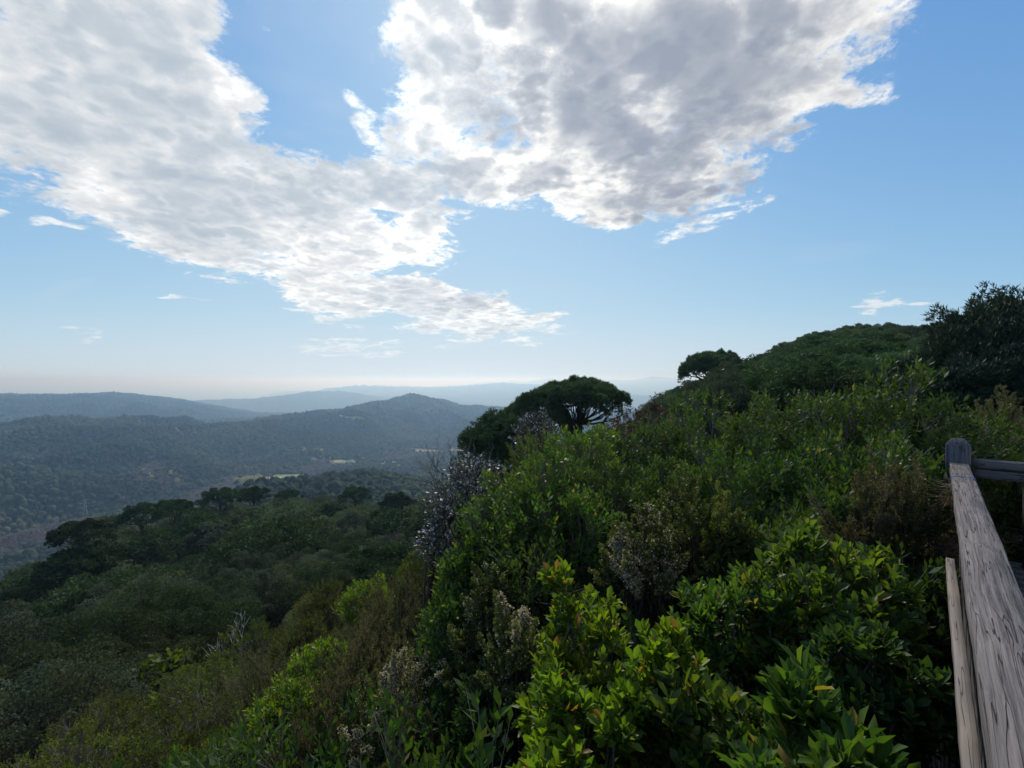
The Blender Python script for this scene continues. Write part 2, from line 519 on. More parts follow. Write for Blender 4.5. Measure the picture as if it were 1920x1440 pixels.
def build_height():
    na = len(AZS)
    pxs = np.where(np.abs(AZS) < R(70), 960 + F * np.tan(np.clip(AZS, R(-66), R(66))), 0)
    for i, a in enumerate(AZS):
        if abs(a) >= R(66):   # behind the viewer: run from the right-hand edge round to the left-hand edge
            k = (a - R(66)) / (R(360 - 132))
            pxs[i] = 2890 * (1 - k) + (-890) * k
    LR = np.array([np.interp(pxs, [q[0] for q in L], [q[1] for q in L]) for L in LAYERS])   # (K, na)
    LZ = np.array([np.interp(pxs, [q[0] for q in L], [q[2] for q in L]) for L in LAYERS])
    LRl = np.log(LR)
    K = len(LAYERS)
    # monotone cubic slopes
    h = np.diff(LRl, axis=0)
    d = np.diff(LZ, axis=0) / h
    mS = np.zeros_like(LZ)
    for k in range(1, K - 1):
        same = d[k - 1] * d[k] > 0
        w1, w2 = 2 * h[k] + h[k - 1], h[k] + 2 * h[k - 1]
        with np.errstate(divide='ignore', invalid='ignore'):
            hm = (w1 + w2) / (w1 / d[k - 1] + w2 / d[k])
        mS[k] = np.where(same, hm, 0)
    mS[0], mS[-1] = d[0], d[-1]
    Z = np.zeros((NR, na))
    U = np.zeros((NR, na))
    lr = np.log(RS)
    for j in range(na):
        k = np.clip(np.searchsorted(LRl[:, j], lr, side='right') - 1, 0, K - 2)
        hk = h[k, j]
        u = np.clip((lr - LRl[k, j]) / hk, 0, 1)
        Z[:, j] = ((2 * u ** 3 - 3 * u ** 2 + 1) * LZ[k, j] + (u ** 3 - 2 * u ** 2 + u) * hk * mS[k, j]
                   + (-2 * u ** 3 + 3 * u ** 2) * LZ[k + 1, j] + (u ** 3 - u ** 2) * hk * mS[k + 1, j])
        U[:, j] = 4 * u * (1 - u)
    X = RS[:, None] * np.sin(AZS)[None]
    Y = RS[:, None] * np.cos(AZS)[None]
    RR = np.repeat(RS[:, None], na, 1)
    # gullies and spurs on the slopes, small roughness everywhere
    g = 1 - 2.4 * np.abs(fbm(X / 300 + 3.1, Y / 620 + 1.7, oct=3, seed=5))
    g2 = fbm(X / 150, Y / 190, oct=3, seed=9)
    wfar = np.clip((RR - 350) / 700, 0, 1)
    amp = np.clip(RR * 0.024, 0, 75)
    land = (Z > -425).astype(float)
    Z += wfar * U * np.interp(RR, [1250, 1750, 2300, 3000, 4000], [1.35, 1.05, .45, .35, .45]) * amp * (g * 0.8 + g2 * 0.45) * np.clip((Z + 262) / 30, 0.12, 1)
    Z += wfar * np.clip(RR * 0.0012, 0, 6) * fbm(X / 60, Y / 60, oct=2, seed=3) * land
    # beyond the modelled trees the canopy itself roughens the ground
    Z += np.clip((RR - 3600) / 800, 0, 1) * land * np.clip(RR / 1500, 0, 9) * fbm(X / 55, Y / 90, oct=3, seed=8, gain=.7)
    near = np.clip(RR / 12, 0, 1) * (1 - wfar)
    Z += near * 0.6 * fbm(X / 6, Y / 6, oct=3, seed=2)
    return X, Y, Z


GX, GY, GZ = build_height()
NAT = len(AZS)
LRS = np.log(RS)


def ground(x, y):
    x = np.asarray(x, dtype=float)
    y = np.asarray(y, dtype=float)
    r = np.clip(np.hypot(x, y), RS[0], RS[-1] * .999)
    a = np.arctan2(x, y)
    a = np.where(a < AZS[0], a + 2 * math.pi, a)
    azx = np.append(AZS, AZS[0] + 2 * math.pi)
    j = np.clip(np.searchsorted(azx, a, side='right') - 1, 0, NAT - 1)
    fj = np.clip((a - azx[j]) / (azx[j + 1] - azx[j]), 0, 1)
    lr = np.log(r)
    i = np.clip(np.searchsorted(LRS, lr, side='right') - 1, 0, NR - 2)
    fi = (r - RS[i]) / (RS[i + 1] - RS[i])
    j2 = (j + 1) % NAT
    return ((GZ[i, j] * (1 - fi) + GZ[i + 1, j] * fi) * (1 - fj) + (GZ[i, j2] * (1 - fi) + GZ[i + 1, j2] * fi) * fj)


def gz(x, y):
    return float(ground(np.array([x]), np.array([y]))[0])


def on_ground(px, r):
    a = math.atan((px - 960) / F)
    x, y = r * math.sin(a), r * math.cos(a)
    return np.array((x, y, gz(x, y)))


def ground_material():
    m, t = material("ground")
    geo = t.n('ShaderNodeNewGeometry')
    P = geo.outputs['Position']
    dist = t.vm('LENGTH', t.vm('MULTIPLY', P, (1, 1, 0)))
    fine = t.noise(P, 3.0, 5.0, 0.6)
    soil = t.mix(fine, (0.018, 0.014, 0.009), (0.05, 0.04, 0.026))
    n_a = t.noise(P, 0.035, 4.0, 0.7)
    n_b = t.noise(P, 0.0022, 3.0, 0.5)
    wood = t.mix(t.mr(n_a, 0.35, 0.68), (0.010, 0.016, 0.008), (0.050, 0.058, 0.030))
    wood = t.mix(t.mr(n_b, 0.48, 0.66), wood, (0.05, 0.062, 0.030))
    col = t.mix(t.mr(dist, 200, 500), soil, wood)
    b = t.n('ShaderNodeBsdfPrincipled')
    t.put(b.inputs['Base Color'], col)
    b.inputs['Roughness'].default_value = 0.95
    b.inputs['Specular IOR Level'].default_value = 0.1
    bp = t.n('ShaderNodeBump')
    bp.inputs['Strength'].default_value = 1.0
    t.put(bp.inputs['Distance'], t.mr(dist, 50, 6000, 0.05, 14))
    t.put(bp.inputs['Height'], t.noise(P, 0.06, 4.0, 0.6))
    t.nt.links.new(bp.outputs[0], b.inputs['Normal'])
    t.nt.links.new(b.outputs[0], t.out.inputs[0])
    return m


def build_ground():
    V = np.stack([GX, GY, GZ], -1).reshape(-1, 3)
    i = np.arange(NR - 1)[:, None]
    j = np.arange(NAT)[None]
    j2 = (j + 1) % NAT
    f = np.stack([i * NAT + j, i * NAT + j2 + 0 * i, (i + 1) * NAT + j2, (i + 1) * NAT + j], -1).reshape(-1, 4)
    cap = np.arange(NAT)[::-1][None]
    V = np.concatenate([V, [[0, 0, float(GZ[0].mean())]]])
    hub = np.array([(j_, (j_ + 1) % NAT, NR * NAT) for j_ in range(NAT)])
    me = mesh_np("ground", V, [f[:, ::-1], hub[:, ::-1]], (ground_material(),), smooth=True)
    tag(link("ground", me), kind='structure')
    # the hub under the viewer
    # sea
    m, t = material("sea_water")
    geo = t.n('ShaderNodeNewGeometry')
    b = t.n('ShaderNodeBsdfPrincipled')
    b.inputs['Base Color'].default_value = (0.02, 0.06, 0.09, 1)
    b.inputs['Roughness'].default_value = 0.35
    bp = t.n('ShaderNodeBump')
    bp.inputs['Strength'].default_value = 0.6
    bp.inputs['Distance'].default_value = 4.0
    t.put(bp.inputs['Height'], t.noise(geo.outputs['Position'], 0.02, 4.0, 0.6))
    t.nt.links.new(bp.outputs[0], b.inputs['Normal'])
    t.nt.links.new(b.outputs[0], t.out.inputs[0])
    n = 96
    a = np.linspace(0, 2 * math.pi, n, endpoint=False)
    rings = [4900.0, 9000.0, 20000.0, 45000.0, 68000.0]
    V = np.concatenate([np.stack([r * np.sin(a), r * np.cos(a), np.full(n, -430.0)], -1) for r in rings])
    fs = []
    for q in range(len(rings) - 1):
        for k in range(n):
            k2 = (k + 1) % n
            fs.append((q * n + k, (q + 1) * n + k, (q + 1) * n + k2, q * n + k2))
    tag(link("sea", mesh_np("sea", V, [np.array(fs)[:, ::-1]], (m,))), kind='structure')


build_ground()

# horizon scan: highest elevation angle met so far along every column, to leave out what nothing can show
ELEV = np.arctan2(GZ - CAMZ, RS[:, None])
HMAX = np.maximum.accumulate(ELEV, axis=0)


def visible(x, y, top, slack=0.012):
    r = np.hypot(x, y)
    a = np.arctan2(x, y)
    j = np.clip(np.searchsorted(AZS[:NA], a), 0, NA - 1)
    i = np.clip(np.searchsorted(LRS, np.log(r)) - 2, 0, NR - 1)
    e = np.arctan2(ground(x, y) + top - CAMZ, r)
    return (e > HMAX[i, j] - slack) & (np.abs(a) < R(55))


# ------------------------------------------------------------------ haze: the air of the whole valley
def build_haze():
    m, t = material("haze")
    v = t.n('ShaderNodeVolumePrincipled')
    v.inputs['Color'].default_value = HAZE_COL
    v.inputs['Absorption Color'].default_value = (1, 1, 1, 1)     # pure scattering: blue is scattered first, as in clear air
    v.inputs['Density'].default_value = HAZE_D
    v.inputs['Anisotropy'].default_value = HAZE_G
    t.nt.links.new(v.outputs[0], t.out.inputs['Volume'])
    L, zb, zt = 72000.0, -470.0, 60.0
    V = [(x, y, z) for z in (zb, zt) for x, y in ((-L, -L), (L, -L), (L, L), (-L, L))]
    f = np.array([(3, 2, 1, 0), (4, 5, 6, 7), (0, 1, 5, 4), (1, 2, 6, 5), (2, 3, 7, 6), (3, 0, 4, 7)])
    tag(link("haze", mesh_np("haze", V, [f], (m,))), kind='stuff')


HAZE_COL = (0.40, 0.66, 1.0, 1)
HAZE_D = 0.0002
HAZE_G = 0.65
build_haze()

# ------------------------------------------------------------------ plant building blocks (all numpy)
def perp(A):
    ref = np.where(np.abs(A[:, 2:3]) < 0.9, np.array([[0, 0, 1.0]]), np.array([[1.0, 0, 0]]))
    return nrm(np.cross(A, ref))


def rand_dirs(n, g):
    v = g.normal(size=(n, 3))
    return nrm(v)


class Bag:
    """collects vertices and faces for one mesh"""
    def __init__(s):
        s.V, s.F3, s.F4, s.n = [], [], [], 0

    def add(s, V, f3=None, f4=None):
        V = np.asarray(V, dtype=np.float32).reshape(-1, 3)
        if f3 is not None and len(f3):
            s.F3.append(np.asarray(f3).reshape(-1, 3) + s.n)
        if f4 is not None and len(f4):
            s.F4.append(np.asarray(f4).reshape(-1, 4) + s.n)
        s.V.append(V)
        s.n += len(V)
        return s

    def mesh(s, name, mat, smooth=False):
        F = []
        if s.F3:
            F.append(np.concatenate(s.F3))
        if s.F4:
            F.append(np.concatenate(s.F4))
        return mesh_np(name, np.concatenate(s.V), F, (mat,), smooth)


def leaves_fine(bag, B, A, N, L, W, curl=0.12, fold=0.18):
    """pointed oval leaves: base B, axis A, upward normal N, length L, half width W"""
    n = len(B)
    L = np.broadcast_to(np.asarray(L, float).reshape(-1, 1), (n, 1))
    W = np.broadcast_to(np.asarray(W, float).reshape(-1, 1), (n, 1))
    S = nrm(np.cross(A, N))
    N = nrm(np.cross(S, A))
    p = lambda t, s, h: B + A * L * t + S * W * s + N * (h * L)
    V = np.stack([B, p(.26, -.66, fold * .45 - curl * .05), p(.3, 0, -.02), p(.26, .66, fold * .45 - curl * .05),
                  p(.72, -.92, fold * .5 - curl * .4), p(.7, 0, -curl * .4 - .02), p(.72, .92, fold * .5 - curl * .4), p(1, 0, -curl)], 1)
    i = np.arange(n)[:, None] * 8
    f3 = np.concatenate([i + np.array(q) for q in ((0, 2, 1), (0, 3, 2), (4, 5, 7), (5, 6, 7))])
    f4 = np.concatenate([i + np.array(q) for q in ((1, 2, 5, 4), (2, 3, 6, 5))])
    bag.add(V, f3, f4)


def leaves_flat(bag, B, A, N, L, W):
    n = len(B)
    L = np.broadcast_to(np.asarray(L, float).reshape(-1, 1), (n, 1))
    W = np.broadcast_to(np.asarray(W, float).reshape(-1, 1), (n, 1))
    S = nrm(np.cross(A, N))
    V = np.stack([B, B + A * L * .5 + S * W, B + A * L, B + A * L * .5 - S * W], 1)
    bag.add(V, f4=np.arange(n)[:, None] * 4 + np.array((0, 1, 2, 3)))


def tube(bag, P, r0, r1, sides=5):
    P = np.asarray(P, float)
    k = len(P)
    T = nrm(np.gradient(P, axis=0))
    u = perp(T)
    for i in range(1, k):          # keep the frame from flipping
        v = u[i - 1] - T[i] * (u[i - 1] @ T[i])
        u[i] = v / max(np.linalg.norm(v), 1e-9)
    w = np.cross(T, u)
    rad = np.linspace(r0, r1, k)[:, None, None]
    a = np.linspace(0, 2 * math.pi, sides, endpoint=False)
    ring = P[:, None] + rad * (np.cos(a)[None, :, None] * u[:, None] + np.sin(a)[None, :, None] * w[:, None])
    f = []
    for i in range(k - 1):
        for j in range(sides):
            j2 = (j + 1) % sides
            f.append((i * sides + j, i * sides + j2, (i + 1) * sides + j2, (i + 1) * sides + j))
    bag.add(ring, f4=f)


def wiggle(a, b, n, amp, g, sag=0.0):
    a, b = np.asarray(a, float), np.asarray(b, float)
    t = np.linspace(0, 1, n)[:, None]
    P = a + (b - a) * t
    L = np.linalg.norm(b - a)
    off = g.normal(size=(n, 3)) * amp * L
    off = np.cumsum(off, 0)
    off -= off[0] + (off[-1] - off[0]) * t
    P = P + off
    P[:, 2] += sag * L * (4 * t[:, 0] * (1 - t[:, 0]))
    return P


def crown_clumps(n, rad, g, zmin=-0.25, lump=0.22, shell=0.72):
    """clump centres near the surface of an ellipsoid, roughly evenly spread"""
    k = np.arange(n) + 0.5
    z = 1 - (1 - zmin) * k / n
    a = k * 2.39996 + g.random() * 6
    s = np.sqrt(np.maximum(0, 1 - z * z))
    d = np.stack([s * np.cos(a), s * np.sin(a), z], 1) + g.normal(size=(n, 3)) * 0.16
    d = nrm(d)
    q = shell + lump * g.normal(size=(n, 1)) * .6
    return d * q * np.asarray(rad), d


# ------------------------------------------------------------------ leaf and bark materials
M = {}
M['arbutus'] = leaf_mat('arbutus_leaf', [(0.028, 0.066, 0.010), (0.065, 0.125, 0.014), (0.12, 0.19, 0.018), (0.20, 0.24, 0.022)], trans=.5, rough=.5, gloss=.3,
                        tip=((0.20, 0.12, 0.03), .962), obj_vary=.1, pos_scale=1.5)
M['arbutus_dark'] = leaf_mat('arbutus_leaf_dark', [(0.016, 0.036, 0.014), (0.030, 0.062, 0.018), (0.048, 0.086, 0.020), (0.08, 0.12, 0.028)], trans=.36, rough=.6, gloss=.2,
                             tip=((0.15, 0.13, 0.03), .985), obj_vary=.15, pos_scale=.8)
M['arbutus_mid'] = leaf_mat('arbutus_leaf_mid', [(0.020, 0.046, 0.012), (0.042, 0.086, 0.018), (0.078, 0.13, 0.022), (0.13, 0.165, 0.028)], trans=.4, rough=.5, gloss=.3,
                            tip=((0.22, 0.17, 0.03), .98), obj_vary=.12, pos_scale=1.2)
M['mastic'] = leaf_mat('mastic_leaf', [(0.022, 0.034, 0.010), (0.045, 0.062, 0.014), (0.080, 0.098, 0.018), (0.13, 0.14, 0.026)], trans=.38, rough=.65, gloss=.15, obj_vary=.2, pos_scale=.8)
M['silver'] = leaf_mat('silver_oak_leaf', [(0.028, 0.034, 0.028), (0.055, 0.064, 0.055), (0.10, 0.11, 0.10), (0.15, 0.16, 0.15)], trans=.12, rough=.5, gloss=.4,
                       tip=((0.40, 0.41, 0.40), .74), obj_vary=.1, transcol=(1, 1, .8))
M['oak'] = leaf_mat('holm_oak_leaf', [(0.028, 0.043, 0.024), (0.050, 0.069, 0.040), (0.080, 0.102, 0.060), (0.120, 0.140, 0.090)], trans=.3, rough=.8, gloss=.05, obj_vary=.35, pos_scale=.35, transcol=(1.2, 1.3, .7))
M['oak_grey'] = leaf_mat('grey_oak_leaf', [(0.028, 0.040, 0.028), (0.050, 0.064, 0.045), (0.078, 0.094, 0.066), (0.115, 0.13, 0.094)], trans=.3, rough=.8, gloss=.05, obj_vary=.25, pos_scale=.5, transcol=(1.1, 1.2, .8))
M['oak_dark'] = leaf_mat('dark_oak_leaf', [(0.017, 0.030, 0.017), (0.031, 0.049, 0.026), (0.051, 0.073, 0.036), (0.080, 0.103, 0.050)], trans=.3, rough=.8, gloss=.05, obj_vary=.3, pos_scale=.5, transcol=(1.2, 1.3, .7))
M['pine'] = leaf_mat('pine_needles', [(0.012, 0.026, 0.013), (0.024, 0.044, 0.019), (0.042, 0.070, 0.026), (0.066, 0.100, 0.032)], trans=.14, rough=.75, gloss=.1, obj_vary=.35, pos_scale=.3, transcol=(1.3, 1.5, .5))
M['pine_hill'] = leaf_mat('pine_needles_hill', [(0.022, 0.046, 0.022), (0.042, 0.076, 0.032), (0.070, 0.112, 0.042), (0.095, 0.145, 0.05)], trans=.18, rough=.75, gloss=.1, obj_vary=.3, pos_scale=.3, transcol=(1.2, 1.4, .6))
M['pine_dark'] = leaf_mat('pine_needles_dark', [(0.010, 0.022, 0.015), (0.019, 0.037, 0.023), (0.030, 0.054, 0.030), (0.045, 0.075, 0.036)], trans=.12, rough=.6, gloss=.2, obj_vary=.12, pos_scale=.6, transcol=(1.1, 1.3, .8))
M['pine_near'] = leaf_mat('pine_needles_near', [(0.022, 0.046, 0.024), (0.040, 0.075, 0.034), (0.062, 0.105, 0.042), (0.085, 0.135, 0.05)], trans=.2, rough=.55, gloss=.25, obj_vary=.15, pos_scale=.6, transcol=(1.2, 1.5, .7))
M['heath'] = leaf_mat('heath_leaf', [(0.042, 0.046, 0.024), (0.078, 0.080, 0.040), (0.12, 0.112, 0.058), (0.18, 0.155, 0.09)], trans=.32, rough=.7, gloss=.15, obj_vary=.2, pos_scale=1.5, transcol=(1.3, 1.3, .6))
M['heath_green'] = leaf_mat('heath_leaf_green', [(0.045, 0.062, 0.024), (0.08, 0.10, 0.034), (0.12, 0.145, 0.046), (0.18, 0.20, 0.07)], trans=.32, rough=.7, gloss=.15, obj_vary=.2, pos_scale=1.5)
M['blossom'] = leaf_mat('heath_blossom', [(0.24, 0.21, 0.12), (0.38, 0.33, 0.21), (0.47, 0.41, 0.30), (0.58, 0.50, 0.40)], trans=.3, rough=.8, gloss=.1, obj_vary=.1, transcol=(1.1, 1.1, .8))
M['rust'] = leaf_mat('rusty_leaf', [(0.035, 0.020, 0.012), (0.065, 0.038, 0.022), (0.09, 0.06, 0.03), (0.07, 0.08, 0.03)], trans=.25, rough=.6, gloss=.2, obj_vary=.1, transcol=(1.2, 1.1, .7))
M['yellow'] = leaf_mat('poplar_leaf', [(0.24, 0.24, 0.10), (0.36, 0.35, 0.15), (0.50, 0.47, 0.22)], trans=.3, rough=.7, gloss=.1, obj_vary=.2, transcol=(1, 1, .6))
M['bark'] = simple_mat('dark_bark', (0.055, 0.042, 0.034), .9, .02, 12, .4, 5)
M['bark_grey'] = simple_mat('grey_bark', (0.15, 0.135, 0.12), .9, .01, 20, .35, 6)
M['bark_pale'] = simple_mat('bleached_bark', (0.36, 0.34, 0.31), .85, .005, 30, .25, 8)
M['twig'] = simple_mat('bare_twig', (0.135, 0.115, 0.105), .9, 0, 20, .3, 3)


# ------------------------------------------------------------------ broad-leaved bushes seen from close by
def leafy_bush(name, label, cat, loc, rad, base, mat, clumps=34, twigs=13, per=11, L=.068, W=.0125, fine=True, seed=0, group=None, bark='bark_grey',
               up=.7, crad=.26, stems=9, zmin=-.35, inner=0, lean=(0, 0), twig_len=.14):
    """a bush whose crown centre is loc; base is the ground point its stems rise from"""
    g = np.random.default_rng(seed + 100)
    loc = np.asarray(loc, float)
    base = np.asarray(base, float)
    c0 = loc - base
    rad = np.asarray(rad, float)
    bag, wood = Bag(), Bag()
    C, D = crown_clumps(clumps, rad, g, zmin)
    C = C + c0
    if inner:
        q = rand_dirs(inner, g) * g.random((inner, 1)) ** .5 * .6 * rad
        C = np.concatenate([C, q + c0])
        D = np.concatenate([D, rand_dirs(inner, g)])
    nc = len(C)
    cr = crad * (0.7 + .6 * g.random(nc))
    # twig tips inside each clump
    u = rand_dirs(nc * twigs, g)
    ci = np.repeat(np.arange(nc), twigs)
    u = nrm(u + D[ci] * .9 + np.array((0, 0, .35)))
    tipp = C[ci] + u * cr[ci, None] * (.45 + .55 * g.random((len(ci), 1)))
    td = nrm(u * .55 + np.array((lean[0], lean[1], up)) + g.normal(size=u.shape) * .28)
    # leaves around the last part of each twig
    n = len(ci) * per
    ti = np.repeat(np.arange(len(ci)), per)
    s = np.tile(np.linspace(0, 1, per), len(ci)) + g.normal(size=n) * .04
    ph = np.tile(np.arange(per) * 2.39996, len(ci)) + g.random(len(ci))[ti] * 6.28
    p1 = perp(td)[ti]
    p2 = np.cross(td[ti], p1)
    out = p1 * np.cos(ph)[:, None] + p2 * np.sin(ph)[:, None]
    spread = (1.15 - .75 * np.clip(s, 0, 1))[:, None]
    A = nrm(td[ti] + out * spread + g.normal(size=(n, 3)) * .12)
    B = tipp[ti] - td[ti] * (twig_len * (1 - s))[:, None] + out * .004
    N = nrm(td[ti] - out * .3 + g.normal(size=(n, 3)) * .38)
    size = (0.5 + .75 * g.random(n)) * (0.75 + .35 * np.sin(np.clip(s, 0, 1) * 3.1))
    if fine:
        leaves_fine(bag, B, A, N, L * size, W * size * (.85 + .3 * g.random(n)))
    else:
        leaves_flat(bag, B, A, N, L * size, W * 1.15 * size)
    # stems: a few from the ground into the crown, then one limb to each clump, a twig to each tip
    st = []
    for k in range(stems):
        a = g.random() * 6.28
        e = c0 + np.array((math.cos(a) * rad[0] * .45, math.sin(a) * rad[1] * .45, -rad[2] * .15 * g.random()))
        P = wiggle(np.array((math.cos(a) * .1, math.sin(a) * .1, -.15)), e, 7, .035, g, .05)
        tube(wood, P, .022 + .004 * rad[2], .011, 5)
        st.append(P)
    for k in range(nc):
        P0 = st[int(np.argmin([np.linalg.norm(q[-1] - C[k]) + g.random() * .3 for q in st]))]
        s0 = P0[g.integers(3, len(P0))]
        tube(wood, wiggle(s0, C[k], 5, .05, g), .010, .005, 4)
    tw = min(len(ci), 700)
    for k in g.permutation(len(ci))[:tw]:
        tube(wood, wiggle(C[ci[k]] - D[ci[k]] * cr[ci[k]] * .4, tipp[k], 3, .04, g), .0032, .0018, 3)
    o = empty(name, base)
    link('foliage', bag.mesh('foliage', M[mat]), o)
    link('stem', wood.mesh('stem', M[bark], True), o)
    return tag(o, label, cat, group)


def heath_bush(name, label, loc, rad, base, mat='heath', plumes=60, plen=.4, seed=0, blossom=.0, per=260, group=None, cat='heath', tall=.5, ls=.019):
    """tree heath: upright feathery plumes of tiny leaves"""
    g = np.random.default_rng(seed + 500)
    loc, base, rad = (np.asarray(v, float) for v in (loc, base, rad))
    c0 = loc - base
    bag, wood, bl = Bag(), Bag(), Bag()
    plumes = int(plumes * 1.35)
    plen *= .78
    C, D = crown_clumps(plumes, rad, g, -.25, .25, .75)
    C = C + c0
    td = nrm(D * .75 + np.array((0, 0, .9)) + g.normal(size=D.shape) * .2)
    ln = plen * (.6 + .8 * g.random(plumes))
    for k in range(plumes):
        P = wiggle(C[k], C[k] + td[k] * ln[k], 6, .03, g)
        tube(wood, P, .004, .0015, 3)
        tube(wood, wiggle(c0 * .25 + g.normal(size=3) * .06, C[k], 6, .04, g), .009, .004, 4)
    # side sprays on each plume
    ns = 9
    pk = np.repeat(np.arange(plumes), ns)
    s = np.tile(np.linspace(.05, 1, ns), plumes)
    ph = g.random(len(pk)) * 6.28
    p1 = perp(td)[pk]
    p2 = np.cross(td[pk], p1)
    out = p1 * np.cos(ph)[:, None] + p2 * np.sin(ph)[:, None]
    sb = C[pk] + td[pk] * (ln[pk] * s)[:, None]
    sdv = nrm(td[pk] * 1.1 + out * (1.1 - .7 * s)[:, None])
    sl = ln[pk] * .36 * (1.1 - .8 * s)
    m = max(8, int(per * 1.5) // ns)
    si = np.repeat(np.arange(len(pk)), m)
    q = g.random(len(si))
    dd = rand_dirs(len(si), g)
    A = nrm(sdv[si] * .8 + dd * .9)
    B = sb[si] + sdv[si] * (sl[si] * q)[:, None] + dd * .006
    leaves_flat(bag, B, A, rand_dirs(len(si), g), ls * (.7 + .6 * g.random(len(si))), ls * .2)
    if blossom:
        on = (fbm(*(B[:, i] * 3.0 for i in range(3)), oct=2, seed=seed) > (1 - blossom * 2)) | (g.random(len(B)) < blossom * .15)
        Bq = B[on] + g.normal(size=(on.sum(), 3)) * .012
        leaves_flat(bl, Bq, rand_dirs(len(Bq), g), rand_dirs(len(Bq), g), .017, .0075)
    o = empty(name, base)
    link('foliage', bag.mesh('foliage', M[mat]), o)
    link('stem', wood.mesh('stem', M['bark']), o)
    if blossom and bl.n:
        link('blossom', bl.mesh('blossom', M['blossom']), o)
    return tag(o, label, cat, group)


def bare_branches(bag, p, d, L, r, g, depth, spread=.55, n=3, minr=.004):
    e = p + d * L
    P = wiggle(p, e, 5, .05, g)
    tube(bag, P, r, r * .62, 5 if depth > 2 else 3)
    if depth <= 0:
        return
    for k in range(n):
        t = .45 + .55 * (k + 1) / n
        q = P[min(4, int(round(t * 4)))]
        nd = d + g.normal(size=3) * spread
        nd[2] += .12
        nd /= np.linalg.norm(nd)
        bare_branches(bag, q, nd, L * (.62 + .25 * g.random()), max(minr, r * .6), g, depth - 1, spread, n, minr)


def bare_tree(name, label, base, h, mat='twig', seed=0, depth=5, r=.05, lean=(0, 0), spread=.5, group=None, n=3, cat='bare tree', minr=.004, trunk=.3):
    g = np.random.default_rng(seed + 900)
    tr, br = Bag(), Bag()
    d = np.array((lean[0], lean[1], 1.0))
    d /= np.linalg.norm(d)
    top = d * h * trunk
    tube(tr, wiggle((0, 0, -.2), top, 6, .03, g), r, r * .75, 7)
    for k in range(n):
        nd = d + g.normal(size=3) * spread * .8
        nd /= np.linalg.norm(nd)
        bare_branches(br, top * (.75 + .25 * (k + 1) / n), nd, h * .27, r * .6, g, depth - 1, spread, n, minr)
    o = empty(name, base)
    link('trunk', tr.mesh('trunk', M[mat], True), o)
    link('branches', br.mesh('branches', M[mat]), o)
    return tag(o, label, cat, group)


# ------------------------------------------------------------------ whole trees
def crown_quads(bag, C, D, cr, n_per, L, W, g, flat=1.0, out=.9, up=.3, hemi=.35):
    """leaf clusters over the outside of every clump; face normals follow the clump so each lump shades as a lump"""
    nc = len(C)
    ci = np.repeat(np.arange(nc), n_per)
    u = nrm(rand_dirs(len(ci), g) + D[ci] * hemi + np.array((0, 0, hemi)))
    rr_ = cr[ci, None] * (1 - .5 * g.random((len(ci), 1)) ** 2)
    sq = np.array((1, 1, flat))
    B = C[ci] + u * rr_ * sq
    N = nrm(u + g.normal(size=u.shape) * .28)
    A = nrm(np.cross(N, rand_dirs(len(ci), g)) + u * out * .5 + np.array((0, 0, up)))
    leaves_flat(bag, B, A, N, L * (.6 + .8 * g.random(len(ci))), W * (.7 + .6 * g.random(len(ci))))


def needle_tufts(bag, C, D, cr, n_per, g, L=.16, W=.012, flat=.8, blades=7):
    nc = len(C)
    ci = np.repeat(np.arange(nc), n_per)
    u = nrm(rand_dirs(len(ci), g) + D[ci] * .4 + np.array((0, 0, .45)))
    B = C[ci] + u * cr[ci, None] * (1 - .45 * g.random((len(ci), 1)) ** 2) * np.array((1, 1, flat))
    ax = nrm(u * .6 + np.array((0, 0, .7)))
    bi = np.repeat(np.arange(len(B)), blades)
    A = nrm(ax[bi] + rand_dirs(len(bi), g) * .85)
    leaves_flat(bag, B[bi], A, rand_dirs(len(bi), g), L * (.7 + .5 * g.random(len(bi))), W)


